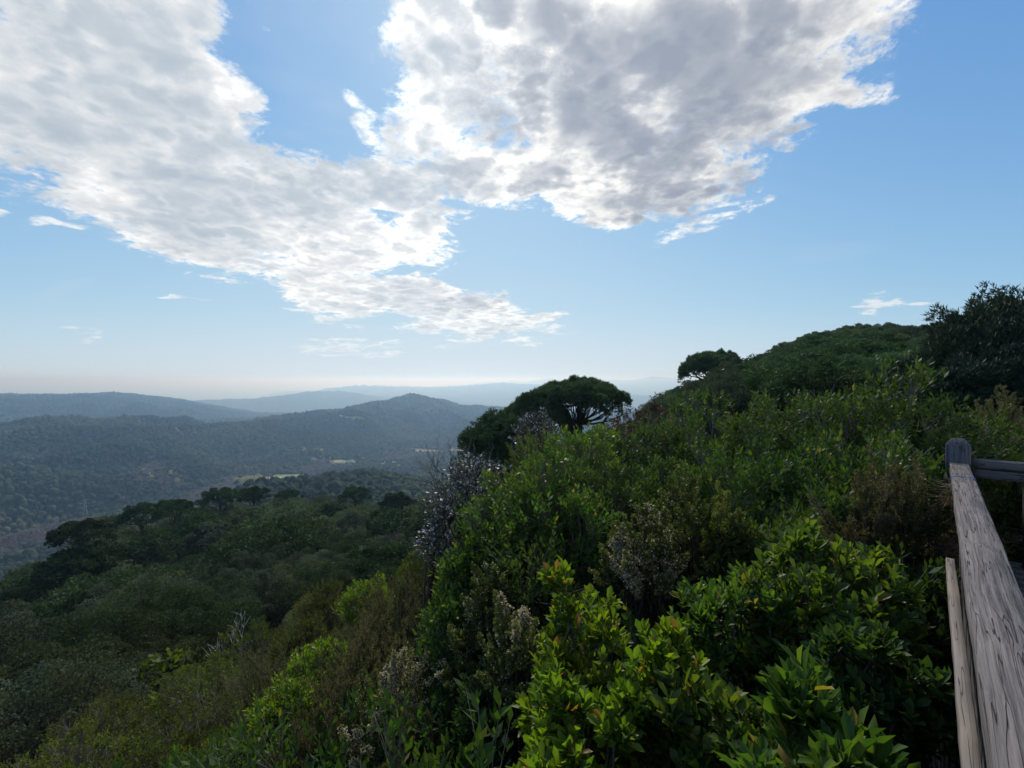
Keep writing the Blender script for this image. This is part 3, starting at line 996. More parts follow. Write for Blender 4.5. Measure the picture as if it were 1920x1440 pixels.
def dome_tufts(bag, c, rx, cd, n, g, L, W, blades=6, seed=0, full=False, thick=.8):
    """needle tufts over one continuous lumpy crown surface: a dome, or a whole ragged egg when full"""
    m = int(n * 1.5)
    if full:
        d = rand_dirs(m, g)
        d[:, 2] = np.where(d[:, 2] < -.35, -d[:, 2], d[:, 2])
        q = 1 + .22 * fbm(d[:, 0] * 2.2 + seed, d[:, 1] * 2.2, d[:, 2] * 2.2, 2, seed) + .13 * fbm(d[:, 0] * 7, d[:, 1] * 7, d[:, 2] * 7 + seed, 2, seed + 3)
        hole = fbm(d[:, 0] * 5 + 9, d[:, 1] * 5, d[:, 2] * 5 + seed, 2, seed + 5)
        keep = hole > -.45
        depth = 1 - .34 * g.random(m) ** 1.4
        B = d * (q * depth)[:, None] * np.array((rx, rx, cd))
        U = d
    else:
        a = g.random(m) * 6.2832
        edge = rx * (1 + .13 * fbm(np.cos(a) * 2 + seed, np.sin(a) * 2, oct=3, seed=seed))
        t = np.sqrt(g.random(m))
        x, y = t * edge * np.cos(a), t * edge * np.sin(a)
        lump = .20 * fbm(x / rx * 3 + seed, y / rx * 3, oct=2, seed=seed + 1) + .09 * fbm(x / rx * 10, y / rx * 10 + seed, oct=2, seed=seed + 2)
        zt = cd * (np.sqrt(np.maximum(0, 1 - .97 * t * t)) + lump)
        z = zt - thick * g.random(m) ** 1.3 * (.55 + .9 * (vnoise(x / rx * 4 + 5, y / rx * 4, seed=seed + 4) > -.2))
        keep = vnoise(x / rx * 5, y / rx * 5 + seed, z, seed=seed + 7) > -.55
        B = np.stack([x, y, z], 1)
        U = nrm(np.stack([x / rx * .8, y / rx * .8, np.full(m, .9)], 1))
    B, U = B[keep][:n] + c, U[keep][:n]
    ax = nrm(U * .7 + np.array((0, 0, .6)))
    bi = np.repeat(np.arange(len(B)), blades)
    A = nrm(ax[bi] + rand_dirs(len(bi), g) * .8)
    leaves_flat(bag, B[bi], A, nrm(U[bi] + rand_dirs(len(bi), g) * .8), L * (.7 + .5 * g.random(len(bi))), W)
    return B


def pine_proto(h, rx, cd, seed, clumps=26, n_per=60, L=.42, W=.14, near=False, bare=0, mat='pine', shape='umbrella', lean=0.0, flat=.75):
    """returns (trunk mesh, crown mesh): umbrella pine h tall, crown radius rx, crown depth cd"""
    g = np.random.default_rng(seed + 40)
    crown, wood = Bag(), Bag()
    zc = h - cd
    top = np.array((lean * h * .5, g.normal() * .02 * h, zc + cd * .1))
    tp = wiggle((0, 0, -.4), top, 8, .02, g)
    tube(wood, tp, .018 * h + .05, .012 * h + .02, 8)
    if shape == 'umbrella':
        k = np.arange(clumps) + .5
        r = np.sqrt(k / clumps)
        a = k * 2.39996
        C = np.stack([r * np.cos(a) * rx, r * np.sin(a) * rx, np.sqrt(np.maximum(0, 1 - r ** 2 * .92)) * cd * .85], 1)
        C += g.normal(size=C.shape) * np.array((rx * .09, rx * .09, cd * .08))
        C += top
        D = nrm(np.stack([r * np.cos(a) * .7, r * np.sin(a) * .7, np.ones_like(r)], 1))
        cr = rx * 1.2 / math.sqrt(clumps) * (.6 + .9 * g.random(clumps))
        C += nrm(g.normal(size=C.shape)) * cr[:, None] * .35
    else:   # tall irregular crown
        C, D = crown_clumps(clumps, (rx, rx, cd), g, -.7, .25, .7)
        C = C + top + np.array((0, 0, cd * .1))
        cr = rx * .95 / math.sqrt(clumps) * 1.5 * (.7 + .6 * g.random(clumps))
    if near:
        full = shape != 'umbrella'
        ctr = top + np.array((0, 0, -cd * .2 if full else 0))
        dome_tufts(crown, ctr, rx, cd * (1.0 if full else .9), clumps * n_per, g, L, W, 6, seed, full)
        C = ctr + D * np.array((rx, rx, cd)) * .72 if full else C - np.array((0, 0, .25 * cd))
        cr = np.full(clumps, .2)
    else:
        crown_quads(crown, C, D, cr, n_per, L, W, g, flat)
    for q in range(0, clumps, 3 if near else 2):
        s0 = tp[-1 - int(g.integers(0, 3))]
        tube(wood, wiggle(s0, C[q] - np.array((0, 0, cr[q] * .3)), 5, .04, g, -.08), .0065 * h + .01, .02, 4)
    return wood.mesh('trunk', M['bark'], True), crown.mesh('crown', M[mat])


def oak_proto(h, rx, seed, clumps=34, n_per=45, L=.3, W=.12, mat='oak', zf=.62, fine_twigs=0):
    g = np.random.default_rng(seed + 70)
    crown, wood = Bag(), Bag()
    cz = h * (1 - zf * .55)
    C, D = crown_clumps(clumps, (rx, rx, h * zf * .5), g, -.55, .22, .82)
    C[:, 2] += cz
    cr = rx * 1.45 / math.sqrt(clumps) * (.6 + .8 * g.random(clumps))
    crown_quads(crown, C, D, cr, n_per, L, W, g, .9)
    top = np.array((g.normal() * .1, g.normal() * .1, cz - h * .15))
    tube(wood, wiggle((0, 0, -.4), top, 6, .03, g), .02 * h + .03, .014 * h, 7)
    for q in range(0, clumps, 2):
        tube(wood, wiggle(top * (.6 + .4 * g.random()), C[q], 4, .05, g), .008 * h, .02, 4)
    return wood.mesh('trunk', M['bark'], True), crown.mesh('crown', M[mat])


def bare_proto(h, seed, depth=4, n=3, minr=.012, mat='twig'):
    g = np.random.default_rng(seed + 300)
    tr, br = Bag(), Bag()
    top = np.array((0, 0, h * .3))
    tube(tr, wiggle((0, 0, -.4), top, 5, .02, g), .02 * h, .016 * h, 6)
    for k in range(n + 1):
        nd = np.array((0, 0, 1.0)) + g.normal(size=3) * .45
        nd /= np.linalg.norm(nd)
        bare_branches(br, top * (.7 + .3 * k / n), nd, h * .28, .01 * h, g, depth, .42, n, minr)
    return tr.mesh('trunk', M[mat], True), br.mesh('branches', M[mat])


def place(protos, name, k, loc, rz, sc, label, cat, group, second='crown'):
    tm, cm = protos[k % len(protos)]
    o = empty(name, loc, rz)
    o.scale = sc if isinstance(sc, tuple) else (sc, sc, sc)
    link('trunk', tm, o)
    link(second, cm, o)
    return tag(o, label, cat, group)

# ------------------------------------------------------------------ far woodland as one mass (beyond the trees that can be told apart)
def blob_variant(seed, nseg=7, rings=3, squash=.8):
    """a lumpy low crown: a dome whose skirt goes down to the ground"""
    g = np.random.default_rng(seed)
    V = [(0, 0, 1.0)]
    for r_ in range(1, rings + 1):
        th = r_ / rings * math.pi * .62
        for k in range(nseg):
            a = (k + .5 * (r_ % 2)) / nseg * 2 * math.pi
            q = 1 + g.normal() * .16
            V.append((math.sin(th) * math.cos(a) * q, math.sin(th) * math.sin(a) * q, math.cos(th) * q * squash))
    V = np.array(V)
    F3 = [(0, 1 + k, 1 + (k + 1) % nseg) for k in range(nseg)]
    for r_ in range(rings - 1):
        o, p = 1 + r_ * nseg, 1 + (r_ + 1) * nseg
        for k in range(nseg):
            k2 = (k + 1) % nseg
            sh = k2 if (r_ % 2) == 0 else k
            F3.append((o + k, p + k, p + k2))
            F3.append((o + k, p + k2, o + k2))
    return V, np.array(F3)


def far_material():
    m, t = material('far_canopy')
    geo = t.n('ShaderNodeNewGeometry')
    P = geo.outputs['Position']
    rnd = geo.outputs['Random Per Island']
    n = t.noise(P, 0.0036, 4.0, 0.62)  # broad mottling: cloud-shadow patches painted into the canopy colour, besides differing woods
    n2 = t.noise(P, .5, 3.0, .7)
    f = t.m('ADD', t.m('MULTIPLY', rnd, .5), t.m('MULTIPLY', t.m('SUBTRACT', n, .40), 2.5), clamp=True)
    col = t.ramp(f, [(0, (0.010, 0.020, 0.012)), (.4, (0.022, 0.038, 0.020)), (.75, (0.050, 0.068, 0.034)), (1, (0.10, 0.11, 0.060))])
    col = t.mix(t.mr(n2, .35, .7, 0, .55), col, (0.016, 0.026, 0.012))
    b = t.n('ShaderNodeBsdfPrincipled')
    t.put(b.inputs['Base Color'], col)
    b.inputs['Roughness'].default_value = .9
    b.inputs['Specular IOR Level'].default_value = .1
    bp = t.n('ShaderNodeBump')
    bp.inputs['Strength'].default_value = 1
    bp.inputs['Distance'].default_value = 1.2
    t.put(bp.inputs['Height'], n2)
    t.nt.links.new(bp.outputs[0], b.inputs['Normal'])
    t.nt.links.new(b.outputs[0], t.out.inputs[0])
    return m


# open ground in the valley: (photo column, row seen, half length m, half depth m, rotation, kind)
FIELDS = []


def ray_ground(px, py, rmin=200.0, rmax=6000.0):
    """where the sight line of a photo pixel first meets the terrain beyond rmin"""
    a, e = px_azel(px, py)
    r = np.geomspace(rmin, rmax, 3000)
    x, y = r * math.sin(a), r * math.cos(a)
    z = CAMZ + r * math.tan(e)
    hit = np.nonzero(ground(x, y) >= z)[0]
    if len(hit) == 0:
        return None
    i = hit[0]
    return np.array((x[i], y[i], float(ground(x[i:i + 1], y[i:i + 1])[0])))


FIELD_SPECS = [
    (520, 899, 62, 26, 8, 'pale'), (545, 893, 45, 22, 8, 'green'), (650, 871, 60, 24, 0, 'green'), (612, 866, 45, 14, 5, 'tan'), (715, 871, 60, 22, -5, 'green'), (735, 868, 36, 14, 0, 'pale'),
    (668, 784, 34, 9, 12, 'green'), (645, 782, 22, 6, 0, 'pale'), (690, 781, 18, 6, 0, 'green'), (655, 787, 16, 4, 0, 'pale'), (329, 806, 11, 5, 0, 'tan'), (870, 846, 60, 26, 0, 'tan'),
    (775, 863, 70, 18, 0, 'green'), (800, 846, 60, 20, 0, 'tan'),
]
for px_, py_, a_, b_, ro_, k_ in FIELD_SPECS:
    p_ = ray_ground(px_, py_, 700)
    if p_ is not None:
        FIELDS.append((p_[0], p_[1], a_, b_, R(ro_), k_))


def in_fields(x, y, grow=1.0):
    m = np.zeros(np.shape(x), bool)
    for fx, fy, a, b, ro, k in FIELDS:
        dx, dy = x - fx, y - fy
        u = dx * math.cos(ro) + dy * math.sin(ro)
        v = -dx * math.sin(ro) + dy * math.cos(ro)
        m |= (np.abs(u) / (a * grow)) ** 3 + (np.abs(v) / (b * grow)) ** 3 < 1
    return m


def build_fields():
    mats = {'pale': simple_mat('dry_grass_field', (0.30, 0.28, 0.14), .95, 0, 1, .2, .02), 'green': simple_mat('green_field', (0.14, 0.18, 0.065), .95, 0, 1, .25, .02),
            'tan': simple_mat('bare_earth_field', (0.27, 0.21, 0.13), .95, 0, 1, .2, .02)}
    for fx, fy, a, b, ro, k in FIELDS:
        n = 26
        uu, vv = np.meshgrid(np.linspace(-1, 1, n), np.linspace(-1, 1, n))
        s = 1 / np.maximum((np.abs(uu) ** 3 + np.abs(vv) ** 3) ** (1 / 3) / np.maximum(np.abs(uu), np.abs(vv)), 1e-6)
        s = np.where(np.maximum(np.abs(uu), np.abs(vv)) < 1e-6, 1, s)
        wob = 1 + .12 * vnoise(uu * 2 + fx, vv * 2 + fy)
        u, v = uu * s * a * wob, vv * s * b * wob
        x = fx + u * math.cos(ro) - v * math.sin(ro)
        y = fy + u * math.sin(ro) + v * math.cos(ro)
        z = ground(x, y) + 0.5
        f = [(i * n + j, i * n + j + 1, (i + 1) * n + j + 1, (i + 1) * n + j) for i in range(n - 1) for j in range(n - 1)]
        tag(link('field', mesh_np('field', np.stack([x, y, z], -1).reshape(-1, 3), [np.array(f)], (mats[k],))), kind='structure')


build_fields()


def scatter_polar(r0, r1, spacing, seed, az=54):
    """jittered points, spacing metres apart on average (spacing may be a function of r)"""
    g = np.random.default_rng(seed)
    X, Y = [], []
    r = r0
    while r < r1:
        s = spacing(r) if callable(spacing) else spacing
        n = int(2 * R(az) * r / s)
        a = (np.arange(n) + g.random(n)) / n * 2 * R(az) - R(az)
        q = r + (g.random(n) - .5) * s
        X.append(q * np.sin(a))
        Y.append(q * np.cos(a))
        r += s * .88
    return np.concatenate(X), np.concatenate(Y)


def band_woods():
    """positions of winter-bare woods along the stream, as rows of photo pixels"""
    out = []
    for px, py in ((392, 930), (408, 925), (425, 917), (440, 913), (520, 905), (545, 900), (410, 935), (385, 935), (400, 922), (418, 915), (436, 908), (300, 908), (280, 895), (270, 885), (560, 893), (575, 885), (592, 879), (605, 875), (40, 1010), (70, 1000), (20, 1020), (100, 1005), (0, 1030),
                   (740, 858), (770, 856), (800, 855), (830, 850), (860, 838), (850, 848)):
        p = ray_ground(px, py, 650)
        if p is not None:
            out.append((p[0], p[1]))
    return np.array(out)


WOODS = band_woods()


def wood_dist(x, y):
    d = np.full(np.shape(x), 1e9)
    for wx, wy in WOODS:
        d = np.minimum(d, np.hypot(x - wx, (y - wy) * .6))
    return d


def build_far_woodland():
    g = np.random.default_rng(21)
    x1, y1 = scatter_polar(270, 900, 6.4, 1)
    x2, y2 = scatter_polar(900, 2000, 8.2, 2)
    x3, y3 = scatter_polar(2000, 4700, lambda r: 9.5 + (r - 2000) / 700, 3)
    x = np.concatenate([x1, x2, x3])
    y = np.concatenate([y1, y2, y3])
    r = np.hypot(x, y)
    lev = np.where(r < 900, 0, np.where(r < 2000, 1, 2))
    keep = visible(x, y, 12.0) & ~in_fields(x, y, 1.08)
    wd = wood_dist(x, y)
    keep &= ~((wd < 34) & (g.random(len(x)) < .8))
    x, y, r, lev = x[keep], y[keep], r[keep], lev[keep]
    z = ground(x, y)
    n = len(x)
    size = np.exp(g.normal(size=n) * np.where(r < 900, .28, .2))
    bag = Bag()
    spec = {0: [blob_variant(s, 8, 4) for s in range(4)], 1: [blob_variant(s, 7, 3) for s in range(10, 14)], 2: [blob_variant(s, 5, 2, .8) for s in range(20, 24)]}
    base_r = {0: 3.7, 1: 4.8, 2: 6.0}
    for L in (0, 1, 2):
        for v, (V, F3) in enumerate(spec[L]):
            sel = np.nonzero((lev == L) & (np.arange(n) % 4 == v))[0]
            if len(sel) == 0:
                continue
            a = g.random(len(sel)) * 6.28
            s = size[sel] * base_r[L]
            h = s * (.95 + .4 * g.random(len(sel)))
            ca, sa = np.cos(a)[:, None], np.sin(a)[:, None]
            W = np.stack([(V[None, :, 0] * ca - V[None, :, 1] * sa) * s[:, None] + x[sel][:, None],
                          (V[None, :, 0] * sa + V[None, :, 1] * ca) * s[:, None] + y[sel][:, None],
                          V[None, :, 2] * h[:, None] + (z[sel] + h * .5)[:, None]], -1)
            bag.add(W, (np.arange(len(sel))[:, None, None] * len(V) + F3[None]).reshape(-1, 3))
    print('far crowns', n, 'faces', sum(len(q) for q in bag.F3))
    o = link('far_woodland', bag.mesh('far_woodland', far_material(), False))
    tag(o, 'continuous dark green woodland covering the hills beyond the near slope', 'woodland', kind='stuff')


build_far_woodland()


def build_valley():
    """winter-bare groves, yellow poplars, houses and a pylon on the valley floor"""
    g = np.random.default_rng(5)
    protos = [bare_proto(9, s, 3, 3, .09) for s in range(3)]
    # merged pinkish winter woods: uncountable at this distance
    bag = Bag()
    cnt = 0
    for wx, wy in WOODS:
        for k in range(60):
            px_, py_ = wx + g.normal() * 22, wy + g.normal() * 34
            if in_fields(np.array([px_]), np.array([py_]))[0]:
                continue
            zb = gz(px_, py_)
            C, D = crown_clumps(5, (3.6, 3.6, 4.0), g, -.4)
            C = C + np.array((px_, py_, zb + 5))
            crown_quads(bag, C, D, np.full(5, 2.4), 7, 2.4, .8, g, 1.0)
            cnt += 1
    m = leaf_mat('winter_wood', [(0.10, 0.085, 0.075), (0.165, 0.14, 0.122), (0.24, 0.20, 0.175)], trans=.2, rough=.9, gloss=.05, obj_vary=.05, pos_scale=.02, transcol=(1, 1, 1))
    tag(link('bare_woodland', bag.mesh('bare_woodland', m)), 'pinkish brown leafless woodland lining the valley stream', 'woodland', kind='stuff')
    # yellow poplars
    pop = [(oak_proto(13, 3.6, 60 + s, 14, 16, 1.6, .6, 'yellow', .85)) for s in range(3)]
    spots = [(446 + 3.0 * k, 913 - .8 * k + (k % 3) * 2) for k in range(15)]
    for k, (px, py) in enumerate(spots):
        p = ray_ground(px, py, 650)
        if p is not None:
            place(pop, 'poplar', k, p, k * 1.3, 1.2 + .5 * g.random(), 'pale yellow poplar in the dense bright row on the valley floor', 'poplar', 'yellow poplars in the row on the valley floor')
    solo = [(331, 908, 'pale yellow tree on the left edge of the stream woods'), (282, 903, 'small greenish yellow tree at the foot of the left wooded spur'), (318, 893, 'small yellow tree on the slope just above the bare grove'),
            (268, 888, 'whitish tree beside the pinkish grove on the left hillside'), (594, 847, 'tall pale yellow poplar above the valley farmhouse'), (588, 849, 'short yellow poplar left of the tall one above the farmhouse'),
            (680, 865, 'lone pale poplar right of the valley barn'), (570, 849, 'dull yellow tree farthest left above the farmhouse fields'), (602, 850, 'pale tree just right of the tall poplar above the farmhouse')]
    for k, (px, py, lab) in enumerate(solo):
        p = ray_ground(px, py, 650)
        if p is not None:
            place(pop, 'poplar', k + 1, p, k * 2.1, .9 + .35 * g.random(), lab, 'poplar', None)

    # houses
    wall = simple_mat('limewashed_wall', (0.72, 0.68, 0.60), .9)
    wall2 = simple_mat('ochre_wall', (0.50, 0.38, 0.25), .9)
    roofm = simple_mat('clay_tile_roof', (0.36, 0.16, 0.09), .9)
    dark = simple_mat('dark_window_glass', (0.03, 0.035, 0.04), .3)

    def house(px, py, w, d, h, rz, label, wm):
        p = ray_ground(px, py, 650)
        if p is None:
            return
        o = empty('farmhouse', (p[0], p[1], p[2] - .6), rz)
        b = Bag()
        x, y = w / 2, d / 2
        V = [(-x, -y, 0), (x, -y, 0), (x, y, 0), (-x, y, 0), (-x, -y, h), (x, -y, h), (x, y, h), (-x, y, h), (-x, 0, h + d * .22), (x, 0, h + d * .22)]
        b.add(V, [(4, 8, 7), (5, 6, 9)], [(0, 1, 5, 4), (2, 3, 7, 6)])
        b.F3.append(np.array([(0, 4, 7), (0, 7, 3), (1, 2, 6), (1, 6, 5)]))
        link('wall', b.mesh('wall', wm), o)
        e, rz0, t = .5, h + d * .22 + .25, .25
        rb = Bag()
        for s in (-1, 1):
            q = [(-x - e, 0, rz0), (x + e, 0, rz0), (x + e, s * (y + e), h - .15), (-x - e, s * (y + e), h - .15)]
            q2 = [(a_, b_, c_ - t) for a_, b_, c_ in q]
            rb.add(q + q2, f4=[(0, 1, 2, 3), (4, 5, 6, 7), (0, 1, 5, 4), (1, 2, 6, 5), (2, 3, 7, 6), (3, 0, 4, 7)])
        link('roof', rb.mesh('roof', roofm), o)
        for k in range(max(2, int(w / 4))):
            for fl in range(int(h // 2.8)):
                cx = -x + w * (k + .5) / max(2, int(w / 4))
                zb = 1.1 + fl * 2.8
                wb = Bag()
                wb.add([(cx - .5, -y - .03, zb), (cx + .5, -y - .03, zb), (cx + .5, -y - .03, zb + 1.3), (cx - .5, -y - .03, zb + 1.3),
                        (cx - .5, -y + .05, zb), (cx + .5, -y + .05, zb), (cx + .5, -y + .05, zb + 1.3), (cx - .5, -y + .05, zb + 1.3)],
                       f4=[(0, 1, 2, 3), (0, 1, 5, 4), (1, 2, 6, 5), (2, 3, 7, 6), (3, 0, 4, 7)])
                link('window', wb.mesh('window', dark), o)
        tag(o, label, 'house')

    house(613, 862, 20, 10, 6.2, .2, 'white farmhouse with clay roof on the terraced valley fields', wall)
    house(606, 864, 9, 7, 3.4, .5, 'low ochre outbuilding just left of the white farmhouse', wall2)
    house(657, 866, 16, 9, 5.6, -.2, 'pale barn right of the terraced fields in the valley', wall)
    house(663, 867, 8, 8, 4.2, .6, 'small pale shed touching the right end of the barn', wall)
    house(501, 899, 9, 8, 6.0, .3, 'small white house between the poplar row and the pale field', wall)
    house(331, 804, 10, 7, 4.2, .1, 'lonely ochre house on top of the left wooded ridge', wall2)
    house(668, 785, 14, 9, 4.6, .1, 'grey stone house in the clearing below the round peak', simple_mat('stone_wall', (.42, .40, .36), .9))
    house(276, 889, 9, 7, 4.6, .4, 'tiny white house among bare trees on the left hillside', wall)

    # electricity pylon
    p = ray_ground(158, 972, 650)
    if p is not None:
        st = Bag()
        H = 34.0
        legs = [np.array((sx * 3.0, sy * 3.0, -1.0)) for sx, sy in ((-1, -1), (1, -1), (1, 1), (-1, 1))]
        tops = [np.array((sx * .5, sy * .5, H)) for sx, sy in ((-1, -1), (1, -1), (1, 1), (-1, 1))]
        for a_, b_ in zip(legs, tops):
            tube(st, np.array([a_, (a_ + b_) / 2, b_]), .17, .12, 4)
        for lv in range(7):
            t0, t1 = lv / 7, (lv + 1) / 7
            for k in range(4):
                k2 = (k + 1) % 4
                A_ = legs[k] * (1 - t0) + tops[k] * t0
                B_ = legs[k2] * (1 - t1) + tops[k2] * t1
                tube(st, np.array([A_, (A_ + B_) / 2, B_]), .08, .08, 3)
        o = empty('electricity_pylon', p, .5)
        pm = simple_mat('galvanised_steel', (.30, .31, .33), .6)
        link('lattice_tower', st.mesh('lattice_tower', pm), o)
        for hz, wd in ((H - 2, 5), (H - 8, 6.5), (H - 14, 5)):
            ar = Bag()
            for s in (-1, 1):
                tube(ar, np.array([(0, 0, hz + 1.2), (s * wd / 2, 0, hz + .5), (s * wd, 0, hz)]), .12, .08, 4)
                tube(ar, np.array([(0, 0, hz), (s * wd / 2, 0, hz), (s * wd, 0, hz)]), .12, .08, 4)
                tube(ar, np.array([(s * wd, 0, hz), (s * wd, 0, hz - .8), (s * wd, 0, hz - 1.6)]), .1, .1, 4)
            link('cross_arm', ar.mesh('cross_arm', pm), o)
        tag(o, 'steel lattice electricity pylon rising from the dark left valley woods', 'pylon')


build_valley()

# ------------------------------------------------------------------ the near slope: every tree its own object
FD = np.array((math.sin(R(43.0)), math.cos(R(43.0))))      # direction of the railing
FP = np.array((math.cos(R(43.0)), -math.sin(R(43.0))))     # towards the deck


def top_at(px, py, r, rad):
    """crown centre for a bush whose top is seen at (px, py)"""
    p = at(px, py, r)
    return p - np.array((0, 0, rad[2]))


def base_under(c):
    return np.array((c[0], c[1], gz(c[0], c[1])))


def xf_merge(bag, V, F, loc, rz, s):
    c, q = math.cos(rz), math.sin(rz)
    W = np.stack([(V[:, 0] * c - V[:, 1] * q) * s + loc[0], (V[:, 0] * q + V[:, 1] * c) * s + loc[1], V[:, 2] * s + loc[2]], 1)
    bag.add(W, f4=F)


def mesh_arrays(me):
    V = np.empty(len(me.vertices) * 3, np.float32)
    me.vertices.foreach_get('co', V)
    F = np.empty(len(me.loops), np.int32)
    me.loops.foreach_get('vertex_index', F)
    return V.reshape(-1, 3), F.reshape(-1, 4)


def build_slope():
    g = np.random.default_rng(77)
    pineA = [pine_proto(9.5 + g.random() * 3, 2.9 + g.random() * 1.4, 2.8 + 1.2 * g.random(), s, 38, 125, .36, .09, lean=.1 * g.normal()) for s in range(6)]
    pineB = [pine_proto(6.8 + g.random() * 1.2, 2.6 + g.random(), 2.2 + g.random() * .8, 20 + s, 44, 210, .26, .045, lean=.1 * g.normal()) for s in range(6)]
    pineH = [pine_proto(6.8 + g.random() * 1.2, 2.6 + g.random(), 2.2 + g.random() * .8, 20 + s, 44, 210, .26, .045, lean=.1 * g.normal(), mat='pine_hill') for s in range(6)]
    low = [oak_proto(2.6, 2.1, 90 + s, 22, 42, .26, .10, ['oak', 'oak_dark', 'oak_grey'][s % 3], zf=.95) for s in range(3)]
    oakA = [oak_proto(6.8 + 2 * g.random(), 2.6 + g.random(), s, 40, 95, .25, .08, ['oak', 'oak_grey', 'oak_dark'][s % 3]) for s in range(5)]
    oakB = [oak_proto(7.2 + 1.6 * g.random(), 3.1 + .9 * g.random(), 30 + s, 80, 460, .095, .034, ['oak_grey', 'oak', 'oak_dark'][s % 3], zf=.8) for s in range(5)]
    mastA = [oak_proto(3.6, 2.0, 50 + s, 44, 170, .14, .05, 'mastic', .8) for s in range(3)]
    bareA = [bare_proto(7.5, s, 4, 3, .02) for s in range(4)]
    x1, y1 = scatter_polar(11, 60, lambda q: 3.4 if q < 22 else 4.9, 31, 56)
    x2, y2 = scatter_polar(60, 300, lambda q: 5.7 if q < 100 else 6.2, 32, 54)
    x3, y3 = scatter_polar(30, 96, 4.2, 33, 52)
    on = (960 + F * x3 / np.maximum(y3, .1)) > 1235
    x = np.concatenate([x1, x2, x3[on]])
    y = np.concatenate([y1, y2, y3[on]])
    r = np.hypot(x, y)
    px = 960 + F * x / np.maximum(y, .1)
    # the hill on the right begins a little farther out; keep the view lines of the hand-placed plants clear
    keep = visible(x, y, 9.0, .03) & (px > -160) & (px < 2080)
    keep &= ~((px > 840) & (r < 20)) & ~((px > 860) & (px < 1230) & (r < 60)) & ~((px > 1620) & (r < 24))
    keep &= ~((px > 470) & (px < 900) & (r < 15))
    keep &= ~((px > -200) & (px <= 470) & (r < 12))
    x, y, r, px = x[keep], y[keep], r[keep], px[keep]
    z = ground(x, y)
    n = len(x)
    # what grows where
    kind = np.empty(n, dtype=object)
    q = g.random(n)
    patch = fbm(x / 22, y / 22, oct=2, seed=4)
    for i in range(n):
        rightside = px[i] > 1230
        if rightside:
            kind[i] = 'pine' if q[i] < .97 else 'oak'
        elif r[i] > 95 or (r[i] > 60 and px[i] < 330):
            kind[i] = 'pine' if q[i] < .42 + .3 * patch[i] else ('bare' if q[i] > .92 else 'oak')
        elif r[i] > 45:
            kind[i] = 'pine' if q[i] < .24 + .35 * patch[i] else ('bare' if q[i] > .90 else 'oak')
        elif r[i] > 24:
            kind[i] = 'pine' if q[i] < .10 else ('bare' if q[i] > .90 else ('mastic' if (px[i] > 330 and q[i] > .72) else 'oak'))
        else:
            kind[i] = 'mastic' if px[i] > 150 and q[i] > .35 else ('bare' if q[i] < .06 else 'oak')
    sc = np.exp(g.normal(size=n) * .24)
    # canopy never rises above the photographed tree line: cap by column
    capx = [-200, 0, 120, 250, 420, 560, 700, 800, 1000, 1230, 1240, 1320, 1400, 1470, 1540, 1650, 1760, 1850, 1920, 2100]
    capy = [1118, 1082, 1002, 962, 940, 932, 938, 943, 800, 765, 726, 690, 660, 632, 600, 587, 592, 578, 570, 565]
    hh = {'pine': 10.5, 'oak': 6.2, 'mastic': 3.8, 'bare': 7.5}
    for i in range(n):
        nearpine = px[i] > 1230 or r[i] < 95
        h = {'pine': (10.0 if px[i] > 1230 else 8.2) if nearpine else 11.0, 'oak': 8.4 if r[i] < 60 else 8.2, 'mastic': 3.9, 'bare': 7.5}[kind[i]]
        cy = np.interp(px[i], capx, capy) + (g.random() * 6 if px[i] > 1230 else abs(g.normal()) * 22)
        if r[i] < 60 and px[i] < 900:
            cy = max(cy, np.interp(r[i], [10, 20, 35, 60], [1330, 1180, 1060, 980]) - (40 if kind[i] == 'pine' else 0))
        ztop = zpx(px[i], cy, r[i])
        smax = (ztop - z[i]) / h
        if smax < .38:
            kind[i] = None
            continue
        sc[i] = min(sc[i], smax)
        if px[i] > 1230 and r[i] > 50:
            sc[i] = min(smax, 1.45)
    labels = {
        'pine': ('umbrella_pine', 'umbrella pine'), 'oak': ('holm_oak', 'holm oak'), 'bare': ('bare_tree', 'bare tree'), 'mastic': ('mastic_bush', 'bush')}
    idx = [i for i in range(n) if kind[i] is not None]
    show = {i: {'pine': 9, 'oak': 6, 'mastic': 4, 'bare': 6}[kind[i]] * sc[i] / r[i] for i in idx}
    solo = set()
    for kd, lim in (('pine', 285), ('oak', 285), ('bare', 90), ('mastic', 90)):
        solo |= set(sorted([i for i in idx if kind[i] == kd], key=lambda i: -show[i])[:lim])
    rest = Bag()
    arr = {}
    cnt = {}
